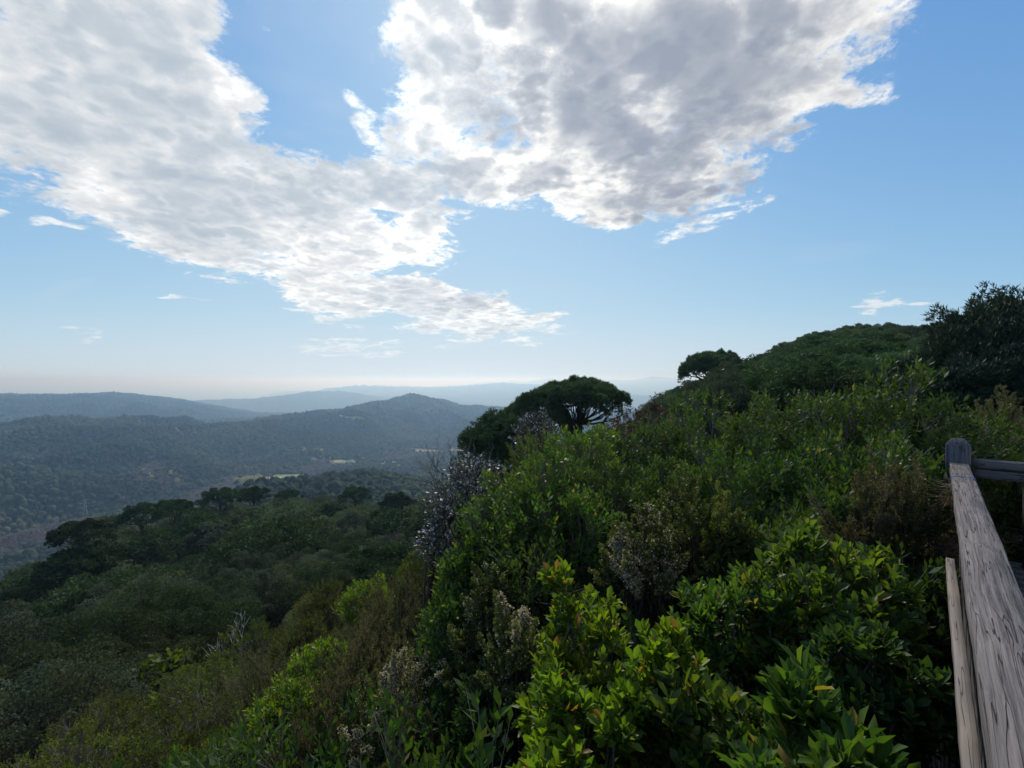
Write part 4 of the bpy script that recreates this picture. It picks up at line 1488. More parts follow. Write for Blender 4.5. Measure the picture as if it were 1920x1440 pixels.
    for i in idx:
        kd = kind[i]
        nearpine = px[i] > 1230 or r[i] < 95
        pr = {'pine': (pineH if px[i] > 1230 else pineB) if nearpine else pineA, 'oak': oakB if r[i] < 60 else oakA, 'mastic': mastA, 'bare': bareA}[kd]
        loc = (x[i], y[i], z[i] - .2)
        rz = g.random() * 6.28
        k = int(g.integers(0, len(pr)))
        cnt[kd] = cnt.get(kd, 0) + 1
        if i in solo:
            right = px[i] > 1230
            if kd == 'pine':
                if right:
                    lab, grp = 'dark green pine in the dense canopy of the hill rising on the right', 'pines packed on the right hill'
                elif r[i] > 95:
                    lab, grp = 'dark umbrella pine standing near the far edge of the wooded slope', 'umbrella pines along the far edge of the slope'
                else:
                    lab, grp = 'dark umbrella pine rising among grey oaks on the lower slope', 'umbrella pines among the oaks below'
            elif kd == 'oak':
                if right:
                    lab, grp = 'rounded grey green oak among the pines of the right hill', 'oaks on the right hill'
                elif r[i] > 80:
                    lab, grp = 'grey green rounded oak in the far half of the wooded slope', 'holm oaks in the far half of the slope'
                else:
                    lab, grp = 'grey green bushy oak in the near left part of the slope', 'holm oaks in the near left part of the slope'
            elif kd == 'bare':
                lab, grp = 'leafless grey tree poking up between oaks on the wooded slope', 'leafless trees on the slope'
            else:
                lab, grp = 'yellowish olive rounded bush on the lower left slope', 'olive bushes on the lower left slope'
            nm, cat = labels[kd]
            place(pr, nm, k, loc, rz, sc[i], lab, cat, grp, 'branches' if kd == 'bare' else 'crown')
        elif kd in ('pine', 'oak'):
            tmc = pr[k]
            if tmc[1].name not in arr:
                arr[tmc[1].name] = mesh_arrays(tmc[1])
            xf_merge(rest, *arr[tmc[1].name], loc, rz, sc[i])
    # low scrub between the trunks
    xs, ys = scatter_polar(16, 200, lambda q: 3.4 if q < 50 else 5.0, 35, 54)
    ps = 960 + F * xs / np.maximum(ys, .1)
    ok = visible(xs, ys, 4.0, .03) & (ps > -160) & (ps < 1000) & ~((ps > 860) & (np.hypot(xs, ys) < 45))
    scrub = [Bag(), Bag(), Bag()]
    la = [mesh_arrays(q_[1]) for q_ in low]
    for a_, b_ in zip(xs[ok], ys[ok]):
        k = int(g.integers(0, 3))
        xf_merge(scrub[k], *la[k], (a_, b_, gz(a_, b_) - .2), g.random() * 6.28, .6 + .6 * g.random())
    for k, nm in enumerate(('grey green', 'dark green', 'pale grey')):
        tag(link('slope_scrub', scrub[k].mesh('slope_scrub', M[['oak', 'oak_dark', 'oak_grey'][k]])), nm + ' low scrub covering the ground between the slope trees', 'scrub', kind='stuff')
    print('scrub', ok.sum())
    print('slope', cnt, 'solo', len(solo))
    if rest.n:
        tag(link('slope_woodland', rest.mesh('slope_woodland', M['oak'])), 'further dull green treetops filling the gaps between the slope trees', 'woodland', kind='stuff')


build_slope()


def build_heroes():
    # ---- pines that stand against the sky
    def pine(px, py, r, rx, cd, seed, label, near=True, h=None, clumps=60, n_per=90, L=.20, W=.016, shape='umbrella', mat='pine_near', lean=0., flat=.75):
        p = at(px, py, r)
        b = np.array((p[0], p[1], gz(p[0], p[1])))
        hh = p[2] - b[2]
        tm, cm = pine_proto(hh, rx, cd, seed, clumps, n_per, L, W, near, mat=mat, shape=shape, lean=lean, flat=flat)
        # keep the crown over the aimed spot
        place([(tm, cm)], 'umbrella_pine', 0, b, 0, 1.0, label, 'umbrella pine', None)

    pine(1085, 713, 35, 3.5, 2.0, 1, 'large flat topped umbrella pine against the far hills at mid picture', clumps=170, n_per=75, L=.24, W=.022)
    pine(1005, 742, 33, 2.7, 2.4, 2, 'lower umbrella pine joined to the left flank of the large one', clumps=120, n_per=75, L=.24, W=.022)
    pine(938, 770, 31, 2.6, 3.0, 3, 'dark round pine falling away to the left below the flat topped pine', clumps=130, n_per=75, L=.24, W=.022, shape='round')
    pine(1338, 662, 46, 2.7, 1.9, 4, 'single flat crowned pine at the lower end of the right hill skyline', clumps=110, n_per=75, L=.25, W=.025)
    pine(1922, 528, 15.5, 1.9, 2.2, 5, 'tall dark pine with tufted twigs cutting the sky at the right edge', clumps=60, n_per=150, L=.15, W=.011, shape='round', mat='pine_dark')
    pine(1835, 612, 16.5, 1.6, 1.8, 6, 'shorter tufted pine left of the tall dark one at the right edge', clumps=55, n_per=150, L=.15, W=.011, shape='round', mat='pine_dark')
    pine(1975, 560, 14.5, 1.6, 2.0, 7, 'tufted pine cut off by the right picture edge', clumps=60, n_per=150, L=.15, W=.011, shape='round', mat='pine_dark')
    pine(1770, 645, 18.5, 1.5, 1.6, 8, 'low spreading pine between the right hill and the tufted pines', clumps=60, n_per=150, L=.16, W=.012, shape='round', mat='pine_dark')
    pine(1862, 650, 13.5, 1.35, 1.3, 9, 'gloomy dark green pine below the tufted pines at the right', clumps=60, n_per=150, L=.14, W=.011, shape='round', mat='pine_dark')
    pine(1690, 668, 22, 1.7, 1.5, 10, 'bluish pine above the thicket at the foot of the right hill', clumps=60, n_per=80, L=.18, W=.012, shape='round')
    pine(1500, 672, 26, 2.0, 1.5, 11, 'green pine just above the thicket left of the bleached dead tree', clumps=60, n_per=90, L=.2, W=.014, shape='round')
    pine(1600, 664, 27, 2.0, 1.5, 12, 'green pine right behind the bleached dead tree', clumps=60, n_per=90, L=.2, W=.014, shape='round')
    pine(1418, 700, 28, 1.9, 1.4, 13, 'green pine between the flat crowned pine and the thicket', clumps=60, n_per=90, L=.2, W=.014, shape='round')
    for k, (px, py, r) in enumerate([(412, 921, 128), (474, 918, 140), (540, 922, 148), (665, 919, 135), (742, 932, 110), (330, 940, 122), (265, 952, 118), (725, 962, 85), (620, 948, 120), (150, 985, 100)]):
        pine(px, py, r, 3.8 - .25 * (k % 3), 3.7, 30 + k,
             ['umbrella pine third from the left on the slope skyline', 'umbrella pine in front of the pale valley grove', 'broad umbrella pine on the slope skyline left of the dark knoll',
              'umbrella pine standing before the dark wooded knoll', 'umbrella pine before the right flank of the dark knoll', 'dark umbrella pine second from the left on the slope skyline',
              'leftmost tall umbrella pine on the slope skyline', 'bright topped umbrella pine below the dark knoll on its right side', 'squat umbrella pine in front of the knoll centre',
              'umbrella pine where the slope skyline drops to the left'][k], near=False, clumps=44, n_per=190, L=.36, W=.10, mat='pine')

    # ---- bushes
    def bush(px, py, r, rad, label, seed, mat='arbutus_dark', cat='bush', name='strawberry_tree', **kw):
        c = top_at(px, py, r, rad)
        return leafy_bush(name, label, cat, c, rad, base_under(c), mat, seed=seed, **kw)

    # right under the camera
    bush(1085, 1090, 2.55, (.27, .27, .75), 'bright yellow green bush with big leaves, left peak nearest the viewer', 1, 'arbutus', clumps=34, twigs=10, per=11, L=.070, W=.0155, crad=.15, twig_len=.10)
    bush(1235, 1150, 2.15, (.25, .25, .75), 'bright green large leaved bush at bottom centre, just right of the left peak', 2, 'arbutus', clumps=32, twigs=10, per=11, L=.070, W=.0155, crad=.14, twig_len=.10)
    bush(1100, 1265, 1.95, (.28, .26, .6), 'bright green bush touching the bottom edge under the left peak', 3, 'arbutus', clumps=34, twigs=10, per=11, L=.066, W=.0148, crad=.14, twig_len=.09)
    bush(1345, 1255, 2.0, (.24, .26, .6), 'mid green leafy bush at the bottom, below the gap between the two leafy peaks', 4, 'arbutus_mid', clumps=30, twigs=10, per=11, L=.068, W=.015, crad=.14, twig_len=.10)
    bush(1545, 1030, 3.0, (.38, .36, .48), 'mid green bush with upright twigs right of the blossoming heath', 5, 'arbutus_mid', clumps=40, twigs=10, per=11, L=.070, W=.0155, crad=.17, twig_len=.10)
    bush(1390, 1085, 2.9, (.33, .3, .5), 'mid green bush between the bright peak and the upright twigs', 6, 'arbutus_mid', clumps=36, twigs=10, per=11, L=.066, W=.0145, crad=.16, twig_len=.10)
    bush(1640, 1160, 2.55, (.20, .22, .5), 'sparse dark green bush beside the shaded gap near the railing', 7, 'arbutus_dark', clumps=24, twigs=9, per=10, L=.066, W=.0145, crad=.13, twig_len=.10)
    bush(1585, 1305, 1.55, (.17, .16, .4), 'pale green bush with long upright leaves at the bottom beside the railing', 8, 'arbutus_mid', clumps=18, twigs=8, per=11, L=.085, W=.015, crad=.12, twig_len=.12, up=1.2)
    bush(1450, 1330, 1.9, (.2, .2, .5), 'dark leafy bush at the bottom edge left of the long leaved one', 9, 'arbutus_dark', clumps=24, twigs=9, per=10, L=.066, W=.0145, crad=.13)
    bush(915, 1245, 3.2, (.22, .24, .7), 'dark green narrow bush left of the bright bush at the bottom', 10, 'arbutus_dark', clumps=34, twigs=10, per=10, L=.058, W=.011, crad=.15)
    # bright shoulder at mid picture
    mid = [(1010, 860, 5.2, .62), (955, 930, 4.7, .55), (905, 1020, 4.6, .42), (1080, 800, 6.2, .75), (1060, 925, 4.7, .6), (880, 1115, 4.2, .36), (990, 1050, 4.0, .42), (1130, 880, 5.2, .62)]
    labs = ['light green bush whose top meets the grey bare twigs', 'light green bush right against the silvery leaved tree', 'light green bush just below the silvery leaved tree', 'green bush under the large flat topped pine',
            'green bush in the middle of the bright shoulder', 'small green bush above the pale flowering heath', 'dark green bush above the left leafy peak', 'green bush right of the bright shoulder']
    for k, (px, py, r, w) in enumerate(mid):
        bush(px, py, r, (w, w * .9, w * 1.1), labs[k], 20 + k, 'arbutus_mid' if k < 6 else 'arbutus_dark', clumps=46, twigs=14, per=9, L=.06, W=.0115, fine=False, crad=.2 + .08 * w, inner=14)
    # the dark thicket
    th = [(1150, 790, 7.4, .95, 'left end of the dark thicket skyline below the rusty bush'), (1235, 745, 8.0, 1.1, 'thicket bush right of the rusty brown bush'), (1320, 712, 8.3, 1.2, 'thicket bush directly under the flat crowned pine'),
          (1412, 712, 7.8, 1.15, 'thicket bush fourth from the left on its skyline'), (1500, 700, 7.4, 1.1, 'thicket bush left of the dead tree foot'), (1590, 694, 6.8, 1.0, 'thicket bush right of the dead tree foot'),
          (1680, 676, 6.2, .8, 'tallest sprigs of the thicket under the bluish pine'), (1752, 735, 6.8, .9, 'thicket bush straight above the railing post'), (1215, 850, 5.9, .75, 'dark bush in the left middle of the thicket'),
          (1320, 840, 5.8, .8, 'dark bush in the centre of the thicket'), (1430, 830, 5.5, .8, 'dark bush in the thicket below the dead tree'), (1540, 825, 5.3, .75, 'dark bush in the thicket right of centre'),
          (1650, 830, 5.0, .6, 'dark bush in the thicket left of the railing post'), (1340, 960, 4.4, .55, 'shaded bush right of the narrow heath plume'), (1450, 950, 4.4, .6, 'shaded bush above the upright twigs'),
          (1560, 940, 4.1, .5, 'shaded bush left of the dull brown heath'), (1850, 770, 7.6, .9, 'dark bush behind the railing corner'), (1940, 790, 7.2, .9, 'dark bush at the right edge behind the railing'),
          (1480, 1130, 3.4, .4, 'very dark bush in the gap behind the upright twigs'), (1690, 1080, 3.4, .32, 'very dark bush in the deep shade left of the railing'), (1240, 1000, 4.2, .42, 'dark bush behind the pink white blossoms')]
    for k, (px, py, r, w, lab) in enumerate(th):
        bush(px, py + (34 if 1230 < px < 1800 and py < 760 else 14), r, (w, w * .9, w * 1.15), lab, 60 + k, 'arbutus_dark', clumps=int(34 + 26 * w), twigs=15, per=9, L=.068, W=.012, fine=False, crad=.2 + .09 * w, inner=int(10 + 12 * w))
    bush(1222, 742, 14.5, (1.1, 1.0, 1.6), 'rusty reddish brown bush at the upper left corner of the thicket', 90, 'rust', name='rusty_bush', clumps=50, twigs=14, per=8, L=.075, W=.014, fine=False, crad=.32)
    bush(1160, 778, 13.5, (1.0, .9, 1.4), 'dull purplish brown bush below the flat topped pine', 91, 'rust', name='rusty_bush', clumps=50, twigs=14, per=8, L=.075, W=.014, fine=False, crad=.3)
    # silvery evergreen
    bush(885, 858, 5.6, (.42, .42, .55), 'dark tree with glinting silver white leaves against the valley', 95, 'silver', cat='tree', name='silvery_oak', clumps=40, twigs=10, per=8, L=.045, W=.012, fine=False, crad=.2, bark='bark', up=.35)
    bush(838, 925, 5.7, (.34, .36, .6), 'silver leaved shrub hanging left below the glinting dark tree', 96, 'silver', cat='tree', name='silvery_oak', clumps=34, twigs=9, per=8, L=.045, W=.012, fine=False, crad=.19, bark='bark', up=.3)
    bush(1005, 762, 9.5, (.42, .4, .8), 'slender silver leaved tree in front of the flat topped pine', 97, 'silver', cat='tree', name='silvery_oak', clumps=36, twigs=10, per=7, L=.055, W=.014, fine=False, crad=.22, bark='bark', up=.5)
    # olive and lime shrubs further down left
    left = [(606, 1104, 11.5, .62, 'lime yellow bush, left one of the two bright tufts below the grey oaks', 'mastic'), (690, 1098, 10.5, .6, 'fresh green bush, right one of the two bright tufts below the grey oaks', 'arbutus'),
            (478, 1172, 13.5, 1.0, 'yellow green bush on the slope below the pale bare tree', 'mastic'), (575, 1172, 9.5, .55, 'olive green bush between the yellow green bush and the brown heath', 'mastic'),
            (612, 1215, 7.2, .5, 'fresh green bush on the left flank of the brown heath', 'arbutus'), (545, 1300, 5.6, .4, 'glossy dark green bush low on the left flank of the heath', 'arbutus'),
            (380, 1232, 11.5, .95, 'olive bush above the bleached forked branch', 'mastic'), (420, 1285, 9.5, .95, 'sunlit olive yellow bush right of the forked branch', 'mastic'), (330, 1345, 8.6, .85, 'olive bush at the lower left below the forked branch', 'mastic'),
            (190, 1315, 11.5, .9, 'pale tan olive bush left of the forked branch', 'mastic'), (110, 1385, 9.5, .8, 'tan olive bush in the bottom left corner', 'mastic'), (455, 1375, 7.0, .7, 'dull olive bush at the bottom left of the heath', 'mastic'),
            (230, 1410, 8.0, .7, 'dark olive bush on the bottom edge at the left', 'mastic'), (800, 1040, 9.5, .55, 'dull green bush left under the silvery shrub', 'mastic'), (560, 1400, 4.8, .4, 'dark green bush at the bottom under the glossy one', 'arbutus_dark'),
            (860, 1330, 3.6, .35, 'dark green bush at the bottom left of the narrow one', 'arbutus_dark')]
    for k, (px, py, r, w, lab, mt) in enumerate(left):
        big = mt == 'mastic'
        bush(px, py, r, (w, w * .9, w * .95), lab, 120 + k, mt, fine=r < 6, name='mastic_bush' if big else 'strawberry_tree', clumps=int(36 + 22 * w), twigs=14, per=9, L=.045 if big else .062, W=.012, crad=.2 + .1 * w, inner=12)

    # ---- heaths
    def heath(px, py, r, rad, label, seed, **kw):
        c = top_at(px, py, r, rad)
        return heath_bush('tree_heath', label, c, rad, base_under(c), seed=seed, **kw)

    heath(765, 1100, 6.4, (.62, .55, .9), 'tall brownish heath at the top of the brown heath group', 1, plumes=110, plen=.42, per=230)
    heath(700, 1175, 5.6, (.50, .5, .9), 'brown heath in the middle of the brown heath group', 2, plumes=100, plen=.38, per=230)
    heath(830, 1150, 5.0, (.34, .4, .8), 'brownish green heath on the right side of the brown heath group', 3, plumes=80, plen=.34, per=230)
    heath(650, 1260, 5.0, (.38, .4, .8), 'reddish brown heath low on the left side of the group', 4, plumes=80, plen=.34, per=230)
    heath(745, 1270, 4.0, (.40, .34, .7), 'heath with pale cream plumes at the bottom left of centre', 5, plumes=80, plen=.28, per=240, blossom=.28, mat='heath_green')
    heath(610, 1370, 4.3, (.35, .34, .6), 'dull brown heath on the bottom edge left of the cream plumes', 6, plumes=70, plen=.28, per=220)
    heath(800, 1385, 3.4, (.28, .28, .5), 'shaded brown heath on the bottom edge below the cream plumes', 7, plumes=60, plen=.25, per=220)
    heath(500, 1250, 8.0, (.7, .6, .8), 'dark brown heath left of the brown group among olive bushes', 8, plumes=110, plen=.4, per=200)
    heath(930, 1080, 3.9, (.17, .17, .45), 'upright heath plume with tan flowers left of the leafy peak', 9, plumes=34, plen=.26, per=300, blossom=.3, mat='heath_green')
    heath(965, 1165, 3.2, (.18, .18, .4), 'pale flowering heath just left of the bright leaves', 10, plumes=36, plen=.22, per=300, blossom=.34, mat='heath_green')
    heath(870, 1190, 3.8, (.15, .15, .4), 'small yellow green heath plume at the left of the pale flowering one', 11, plumes=30, plen=.22, per=280, blossom=.2, mat='heath_green')
    heath(1220, 985, 3.7, (.20, .2, .42), 'heath covered in pinkish white blossoms above the leafy peaks', 12, plumes=46, plen=.24, per=300, blossom=.48, mat='heath_green')
    heath(1290, 905, 4.1, (.13, .13, .55), 'narrow yellow green heath spire above the blossoms', 13, plumes=26, plen=.3, per=300, blossom=.15, mat='heath_green')
    heath(1352, 950, 4.2, (.15, .15, .5), 'greenish heath spire right of the narrow one', 14, plumes=26, plen=.26, per=260, blossom=.08, mat='heath_green')
    heath(1165, 1020, 3.9, (.14, .14, .4), 'green heath tuft left of the pinkish white blossoms', 15, plumes=26, plen=.24, per=260, blossom=.12, mat='heath_green')
    heath(1622, 925, 3.8, (.17, .17, .5), 'dull brown heath left of the railing post, nearer the thicket', 16, plumes=36, plen=.28, per=240)
    heath(1690, 905, 4.1, (.19, .2, .6), 'dull brown heath touching the railing post from the left', 17, plumes=54, plen=.30, per=240, blossom=.05)
    heath(1785, 905, 5.6, (.26, .26, .6), 'dim brown heath seen just past the railing corner', 18, plumes=44, plen=.3, per=220)
    heath(1885, 765, 8.6, (.9, .6, .7), 'olive brown heath behind the railing at the right edge', 19, plumes=120, plen=.35, per=220)
    heath(1010, 820, 8.2, (.5, .5, .6), 'small grey green heath at the foot of the slender silver tree', 20, plumes=60, plen=.3, per=200, mat='heath_green')

    # ---- leafless and dead trees
    def bare(px, py, dist, label, seed, hs=.68, **kw):
        p = at(px, py, dist)
        b = np.array((p[0], p[1], gz(p[0], p[1])))
        bare_tree('dead_tree' if kw.get('mat') == 'bark_pale' else 'bare_tree', label, b, (p[2] - b[2]) * hs, seed=seed, **kw)

    bare(880, 765, 15, 'dead grey tree with thin bare branches left of the dark round pine', 3, mat='bark_grey', depth=5, r=.07, lean=(-.12, 0), spread=.38, trunk=.55, minr=.006)
    bare(925, 815, 12.5, 'grey leafless tree below the dark round pine, left one', 4, depth=5, r=.05, spread=.42, trunk=.5)
    bare(965, 805, 12, 'grey leafless tree below the dark round pine, right one', 5, depth=5, r=.05, spread=.42, trunk=.5)
    bare(1040, 800, 13, 'grey leafless tree right behind the slender silver tree', 6, depth=5, r=.05, spread=.42, trunk=.5)
    bare(1110, 790, 16, 'twiggy bare tree under the branches of the flat topped pine', 7, depth=5, r=.05, spread=.42, trunk=.5)
    bare(1582, 612, 19, 'bleached white dead tree standing clear of the thicket on the right', 21, mat='bark_pale', depth=3, r=.05, spread=.36, trunk=.5, n=3, minr=.012)
    bare(1480, 700, 8.2, 'short bleached dead branch sticking out of the thicket top', 9, mat='bark_pale', depth=3, r=.03, spread=.5, trunk=.75, n=2, minr=.008)
    bare(470, 1095, 24, 'whitish bare tree in the middle of the left slope', 10, mat='bark_pale', depth=5, r=.08, spread=.45, trunk=.35, minr=.012)
    bare(285, 1290, 10.5, 'bleached forked dead branch among the olive bushes', 11, mat='bark_pale', depth=2, r=.05, spread=.6, trunk=.4, n=2, minr=.014)
    bare(215, 1360, 8.5, 'fine grey twiggy shrub below the forked dead branch', 12, depth=5, r=.03, spread=.5, trunk=.3)
    bare(1740, 700, 11, 'thin dead branches between the thicket and the tufted pines', 13, mat='bark_grey', depth=4, r=.03, spread=.5, trunk=.6, minr=.005)
    bare(1500, 1130, 3.0, 'pale twiggy stems in the dark gap behind the leafy peaks', 14, mat='bark_grey', depth=4, r=.014, spread=.4, trunk=.5, minr=.0025)
    bare(1620, 1250, 2.4, 'dead grey twigs in the shade beside the railing', 15, mat='bark_grey', depth=4, r=.012, spread=.4, trunk=.5, minr=.002)

    # ---- understorey that closes the gaps
    g = np.random.default_rng(404)
    protos = []
    for s in range(4):
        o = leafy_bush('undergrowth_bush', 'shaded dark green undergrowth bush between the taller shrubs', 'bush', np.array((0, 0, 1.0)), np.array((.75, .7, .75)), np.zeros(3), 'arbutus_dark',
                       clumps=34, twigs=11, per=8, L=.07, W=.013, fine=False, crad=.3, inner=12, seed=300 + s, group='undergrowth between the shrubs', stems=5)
        protos.append(o)
    used = set()
    limx = [0, 450, 560, 700, 850, 950, 1050, 1200, 1500, 1760, 1920, 2100]
    limy = [1400, 1330, 1330, 1290, 1140, 1010, 960, 900, 880, 880, 860, 860]
    xs, ys = scatter_polar(1.7, 15.5, .95, 9, 58)
    for x, y in zip(xs, ys):
        r = math.hypot(x, y)
        a = x * FP[0] + y * FP[1]
        t = x * FD[0] + y * FD[1]
        if a > -1.05 and t < 6.8:
            continue
        px = 960 + F * x / y
        if px < -100:
            continue
        zb = gz(x, y)
        ly = np.interp(px, limx, limy) + (120 if r < 4 else 0)
        ztop = zpx(px, ly, r)
        s = min((ztop - zb) / 1.9, 1.5)
        if s < .3:
            continue
        k = int(g.integers(0, 4))
        loc = (x, y, zb - .05)
        if k not in used:
            used.add(k)
            protos[k].location = loc
            protos[k].scale = (s, s, s)
        else:
            copy_tree(protos[k], loc, g.random() * 6.28, (min(s, 1.2), min(s, 1.2), s))


build_heroes()

# ------------------------------------------------------------------ the railing and the deck
def wood_mat(name, light, dark, contrast=1.0, scale=1.0, long_axis=1, bump=.004, warm=None):
    """weathered timber: long grain, dark drying cracks, knots; grain runs along the local Y axis"""
    m, t = material(name)
    tc = t.n('ShaderNodeTexCoord').outputs['Object']
    st = (70 * scale, 1.1 * scale, 70 * scale) if long_axis == 1 else ((1.6 * scale, 40 * scale, 40 * scale) if long_axis == 0 else (40 * scale, 40 * scale, 1.6 * scale))
    warp = t.noise(tc, 2.2, 2.0, .5, color=True)
    wv = t.vm('MULTIPLY', t.vm('SUBTRACT', warp, (.5, .5, .5)), (.012, .012, .012))
    # knots bend the grain
    V = t.vm('ADD', tc, wv)
    G = t.vm('MULTIPLY', V, st)
    grain = t.noise(G, 1.3, 4.0, .7)
    crack = t.noise(t.vm('MULTIPLY', V, tuple(q * (1.1 if q > 10 else 1.2) for q in st)), 1.0, 1.0, .5, 0.0)
    ck = t.mr(t.m('ABSOLUTE', t.m('SUBTRACT', crack, .5)), 0.0, .016, 1.0, 0.0)
    where = t.mr(t.noise(tc, 6.0, 2.0, .5), .38, .5, 0, 1)
    ck = t.m('MULTIPLY', ck, where)
    kv = t.n('ShaderNodeTexVoronoi', feature='F1')
    t.put(kv.inputs['Vector'], t.vm('MULTIPLY', tc, (5.0, 2.1, 3.0)))
    kv.inputs['Scale'].default_value = 1.0
    knot = t.mr(kv.outputs['Distance'], .05, .16, 1, 0, True)
    blot = t.noise(tc, 3.0, 4.0, .6)
    col = t.mix(t.mr(grain, .36, .64), dark, light)
    col = t.mix(t.mr(blot, .4, .7, 0, .45), col, tuple(c * .62 for c in light))
    if warm:
        col = t.mix(t.mr(t.noise(tc, 1.3, 3.0, .6), .45, .65, 0, .6), col, warm)
    col = t.mix(t.m('MULTIPLY', ck, .9), col, tuple(c * .16 for c in dark))
    col = t.mix(t.m('MULTIPLY', knot, .7), col, tuple(c * .35 for c in dark))
    b = t.n('ShaderNodeBsdfPrincipled')
    t.put(b.inputs['Base Color'], col)
    b.inputs['Roughness'].default_value = .8
    b.inputs['Specular IOR Level'].default_value = .25
    bp = t.n('ShaderNodeBump')
    bp.inputs['Strength'].default_value = .9
    bp.inputs['Distance'].default_value = bump
    t.put(bp.inputs['Height'], t.m('SUBTRACT', t.m('MULTIPLY', grain, .8), t.m('MULTIPLY', ck, 1.6)))
    t.nt.links.new(bp.outputs[0], b.inputs['Normal'])
    t.nt.links.new(b.outputs[0], t.out.inputs[0])
    return m


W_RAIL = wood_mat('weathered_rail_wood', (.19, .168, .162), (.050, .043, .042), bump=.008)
W_BATTEN = wood_mat('batten_wood', (.20, .178, .158), (.13, .11, .10), bump=.002, warm=(.21, .155, .09))
W_POST = wood_mat('post_wood', (.145, .14, .147), (.07, .068, .072), long_axis=2, bump=.004)
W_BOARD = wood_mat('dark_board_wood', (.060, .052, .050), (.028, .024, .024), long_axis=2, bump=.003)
W_DECK = wood_mat('deck_wood', (.26, .23, .20), (.14, .12, .11), bump=.003)


def beam(name, parent, a0, a1, t0, t1, z0, z1, mat, slope=0.0, bev=.006, seg=60, wear=.003, seed=0, axis='t'):
    """a timber along the railing: a = offset towards the deck, t = distance along; worn edges"""
    g = np.random.default_rng(seed)
    prof = []
    for (sa, sz) in ((-1, -1), (1, -1), (1, 1), (-1, 1)):
        ca, cz = (a0 + a1) / 2, (z0 + z1) / 2
        ha, hz = (a1 - a0) / 2, (z1 - z0) / 2
        if sa * sz > 0:
            prof += [(ca + sa * ha, cz + sz * (hz - bev)), (ca + sa * (ha - bev), cz + sz * hz)]
        else:
            prof += [(ca + sa * (ha - bev), cz + sz * hz), (ca + sa * ha, cz + sz * (hz - bev))]
    prof = np.array(prof)
    n = len(prof)
    ts = np.linspace(t0, t1, seg + 1)
    V = []
    for i, t in enumerate(ts):
        for k, (a, z) in enumerate(prof):
            w = wear * float(fbm(np.array([t * 7 + seed]), np.array([k * 3.7]), oct=3, seed=seed)[0])
            V.append((a + (w if a > (a0 + a1) / 2 else -w) * .8, t, z + w + slope * t))
    F4 = [(i * n + k, i * n + (k + 1) % n, (i + 1) * n + (k + 1) % n, (i + 1) * n + k) for i in range(seg) for k in range(n)]
    me = mesh_np(name, np.array(V), [np.array(F4), np.array([list(range(n))[::-1]]), np.array([[seg * n + k for k in range(n)]])], (mat,))
    o = link(name, me, parent)
    return o


def upright(name, parent, ca, ct, wa, wt, z0, z1, mat, cham=.0, bev=.008):
    """a post or board standing up; cham = depth of the bevelled head"""
    V = []
    rings = [(z0, 1, 1), (z1 - cham, 1, 1)] if cham else [(z0, 1, 1), (z1, 1, 1)]
    if cham:
        rings.append((z1, .52, .52))
    for z, fa, ft in rings:
        ha, ht = wa / 2 * fa, wt / 2 * ft
        for sa, st_ in ((-1, -1), (1, -1), (1, 1), (-1, 1)):
            if sa * st_ > 0:
                V += [(ca + sa * ha, ct + st_ * (ht - bev), z), (ca + sa * (ha - bev), ct + st_ * ht, z)]
            else:
                V += [(ca + sa * (ha - bev), ct + st_ * ht, z), (ca + sa * ha, ct + st_ * (ht - bev), z)]
    n = 8
    F4 = [(i * n + k, i * n + (k + 1) % n, (i + 1) * n + (k + 1) % n, (i + 1) * n + k) for i in range(len(rings) - 1) for k in range(n)]
    e = (len(rings) - 1) * n
    me = mesh_np(name, np.array(V), [np.array(F4), np.array([list(range(n))[::-1]]), np.array([[e + k for k in range(n)]])], (mat,))
    return link(name, me, parent)


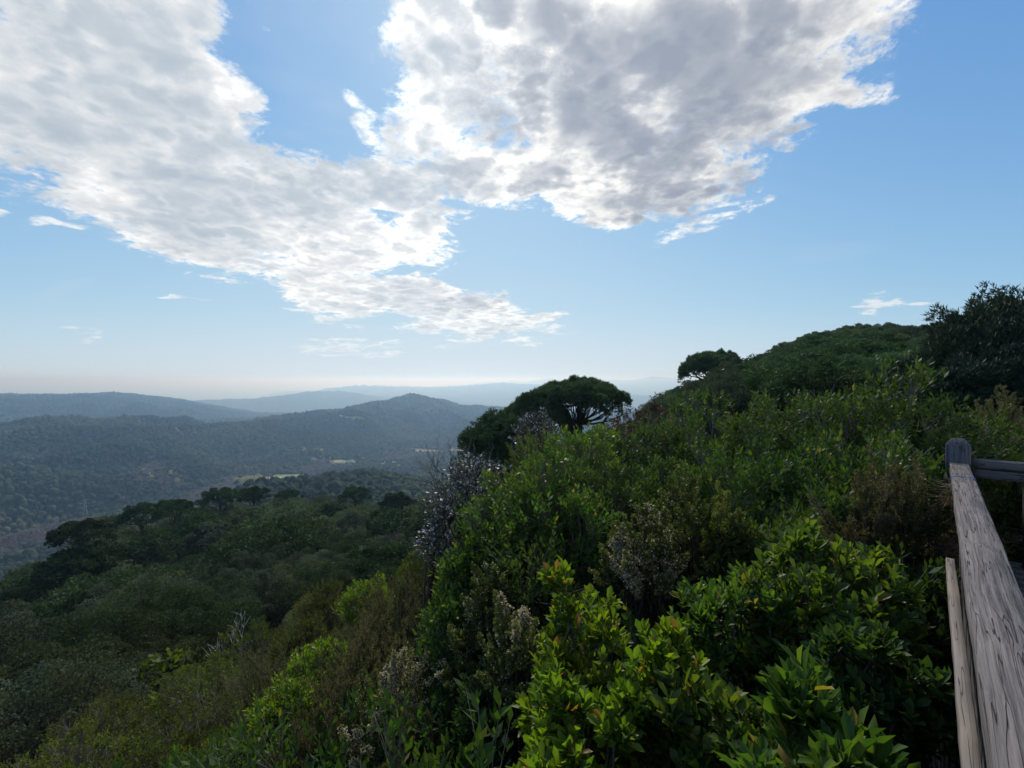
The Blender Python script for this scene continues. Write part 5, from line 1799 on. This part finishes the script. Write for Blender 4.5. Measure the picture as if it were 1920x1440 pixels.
def build_railing():
    RZ = -R(43.0)            # local Y runs along the railing, local X towards the deck
    SL = -.0225
    T1 = 5.62
    rail = empty('wooden_railing', (0, 0, 0), RZ)
    rt = 1.0
    beam('handrail', rail, .066, .188, -1.6, T1, rt - .075, rt, W_RAIL, SL, .004, 120, .0022, 3)
    zt = lambda t: rt + SL * t
    # end post, its head sawn to a blunt point
    upright('post', rail, .122, T1 + .085, .165, .165, -2.4, 1.075, W_POST, cham=.06)
    upright('post', rail, .235, -1.0, .09, .09, -.1, .93, W_POST)
    upright('post', rail, .235, 2.3, .09, .09, -.1, .87, W_POST)
    # lower rail and dark upright boards hung below the handrail
    g = np.random.default_rng(6)
    t = -1.5
    while t < T1 - .12:
        w = .135 + .01 * g.random()
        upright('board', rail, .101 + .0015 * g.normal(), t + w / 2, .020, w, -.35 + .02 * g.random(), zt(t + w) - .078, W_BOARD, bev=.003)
        t += w + .012 + .01 * g.random()
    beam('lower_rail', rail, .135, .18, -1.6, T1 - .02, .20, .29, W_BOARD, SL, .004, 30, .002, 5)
    tag(rail, 'weathered grey wooden railing running away from the viewer to a blunt topped post', 'railing')
    # loose batten on the outside
    bt = beam('batten', None, .060, .095, .65, 3.3, .64, .70, W_BATTEN, SL * .4, .003, 60, .0015, 9)
    bt.rotation_euler = (0, 0, RZ + R(.55))
    tag(bt, 'thin pale batten fixed along the outside of the railing boards', 'batten')
    # the next stretch, turning right at the post
    side = empty('side_railing', (0, 0, 0), RZ)
    s0 = T1 + .085

    def cross(name, x0, x1, y0, y1, z0, z1, mat, seed):
        # beam() lays timbers along Y: swap axes for the return rail
        o = beam(name, side, y0, y1, x0, x1, z0, z1, mat, 0, .006, 30, .003, seed)
        me = o.data
        co = np.empty(len(me.vertices) * 3, np.float32)
        me.vertices.foreach_get('co', co)
        co = co.reshape(-1, 3)[:, [1, 0, 2]]
        me.vertices.foreach_set('co', co.ravel())
        me.flip_normals()
        return o

    W_SIDE = wood_mat('side_rail_wood', (.19, .17, .165), (.09, .08, .08), long_axis=0, bump=.005)
    cross('handrail', .212, 2.2, s0 - .05, s0 + .06, .835, .905, W_SIDE, 12)
    cross('lower_rail', .212, 2.2, s0 - .035, s0 + .02, .745, .825, W_SIDE, 13)
    upright('post', side, .60, s0 + .11, .15, .09, -2.4, .74, W_BOARD)
    x = .74
    while x < 2.1:
        upright('board', side, x, s0 + .06, .13, .022, .05, .74, W_BOARD, bev=.003)
        x += .150
    tag(side, 'darker grey railing stretch turning right behind the end post', 'railing')
    # deck floor
    deck = empty('deck', (0, 0, 0), RZ)
    k = 0
    t = -2.0
    b = Bag()
    while t < s0 + .1:
        V = [(.20, t, -.04), (2.4, t, -.04), (2.4, t + .14, -.04), (.20, t + .14, -.04), (.20, t, 0), (2.4, t, 0), (2.4, t + .14, 0), (.20, t + .14, 0)]
        b.add(V, f4=[(3, 2, 1, 0), (4, 5, 6, 7), (0, 1, 5, 4), (1, 2, 6, 5), (2, 3, 7, 6), (3, 0, 4, 7)])
        t += .15
    me = b.mesh('deck', W_DECK)
    bpy.data.objects.remove(deck)
    d = link('deck_floor', me)
    d.rotation_euler = (0, 0, RZ)
    tag(d, kind='structure')

    def wpt(a, t, z):
        v = FP * a + FD * t
        return np.array((v[0], v[1], z))

    # blue string tied round the handrail
    tt = 4.62
    zc = zt(tt)
    loop = [(.061, zc - .12), (.060, zc - .03), (.064, zc + .004), (.10, zc + .0055), (.15, zc + .0055), (.19, zc + .004), (.1935, zc - .03), (.1935, zc - .1), (.20, zc - .16)]
    bag = Bag()
    tube(bag, np.array([wpt(a, tt + .012 * i / 8 - .03 * (i > 5) * (i - 5) / 3, z) for i, (a, z) in enumerate(loop)]), .0022, .0022, 6)
    tube(bag, np.array([wpt(.194, tt - .01, zc - .09), wpt(.205, tt - .03, zc - .115), wpt(.20, tt - .05, zc - .15), wpt(.212, tt - .07, zc - .17)]), .0018, .0015, 5)
    tag(link('blue_string', bag.mesh('blue_string', simple_mat('blue_nylon', (.03, .12, .42), .5), True)), 'blue string tied round the handrail just short of the post', 'string')
    # wind-blown twigs and dry needles caught between post and boards
    for (tc, zc, n, seed, lab, ln) in ((4.35, .80, 70, 1, 'tuft of dry twigs and pine needles caught beside the end of the handrail', .17), (3.9, .56, 60, 2, 'lower clump of reddish dry needles caught on the dark boards', .10)):
        g = np.random.default_rng(seed + 40)
        bag, bag2 = Bag(), Bag()
        for k in range(n):
            p = wpt(.075 + .02 * g.normal(), tc + .07 * g.normal(), zc + .035 * g.normal())
            d = g.normal(size=3)
            d[:2] -= FP * .7
            d[2] *= .6
            d /= np.linalg.norm(d)
            tube(bag if k % 3 else bag2, wiggle(p - d * ln * .4, p + d * ln * (.4 + .7 * g.random()), 4, .06, g), .0022, .001, 3)
        o = empty('twig_tuft', wpt(.075, tc, zc))
        base = np.array(o.location)
        for nm, bg, mt in (('dry_needle', bag, simple_mat('dry_needles', (.22, .12, .06) if seed == 2 else (.26, .17, .09), .9)), ('twig', bag2, simple_mat('dead_twigs', (.16, .13, .11), .9))):
            bg.V = [v - base.astype(np.float32) for v in bg.V]
            link(nm, bg.mesh(nm, mt), o)
        tag(o, lab, 'twig tuft')


build_railing()
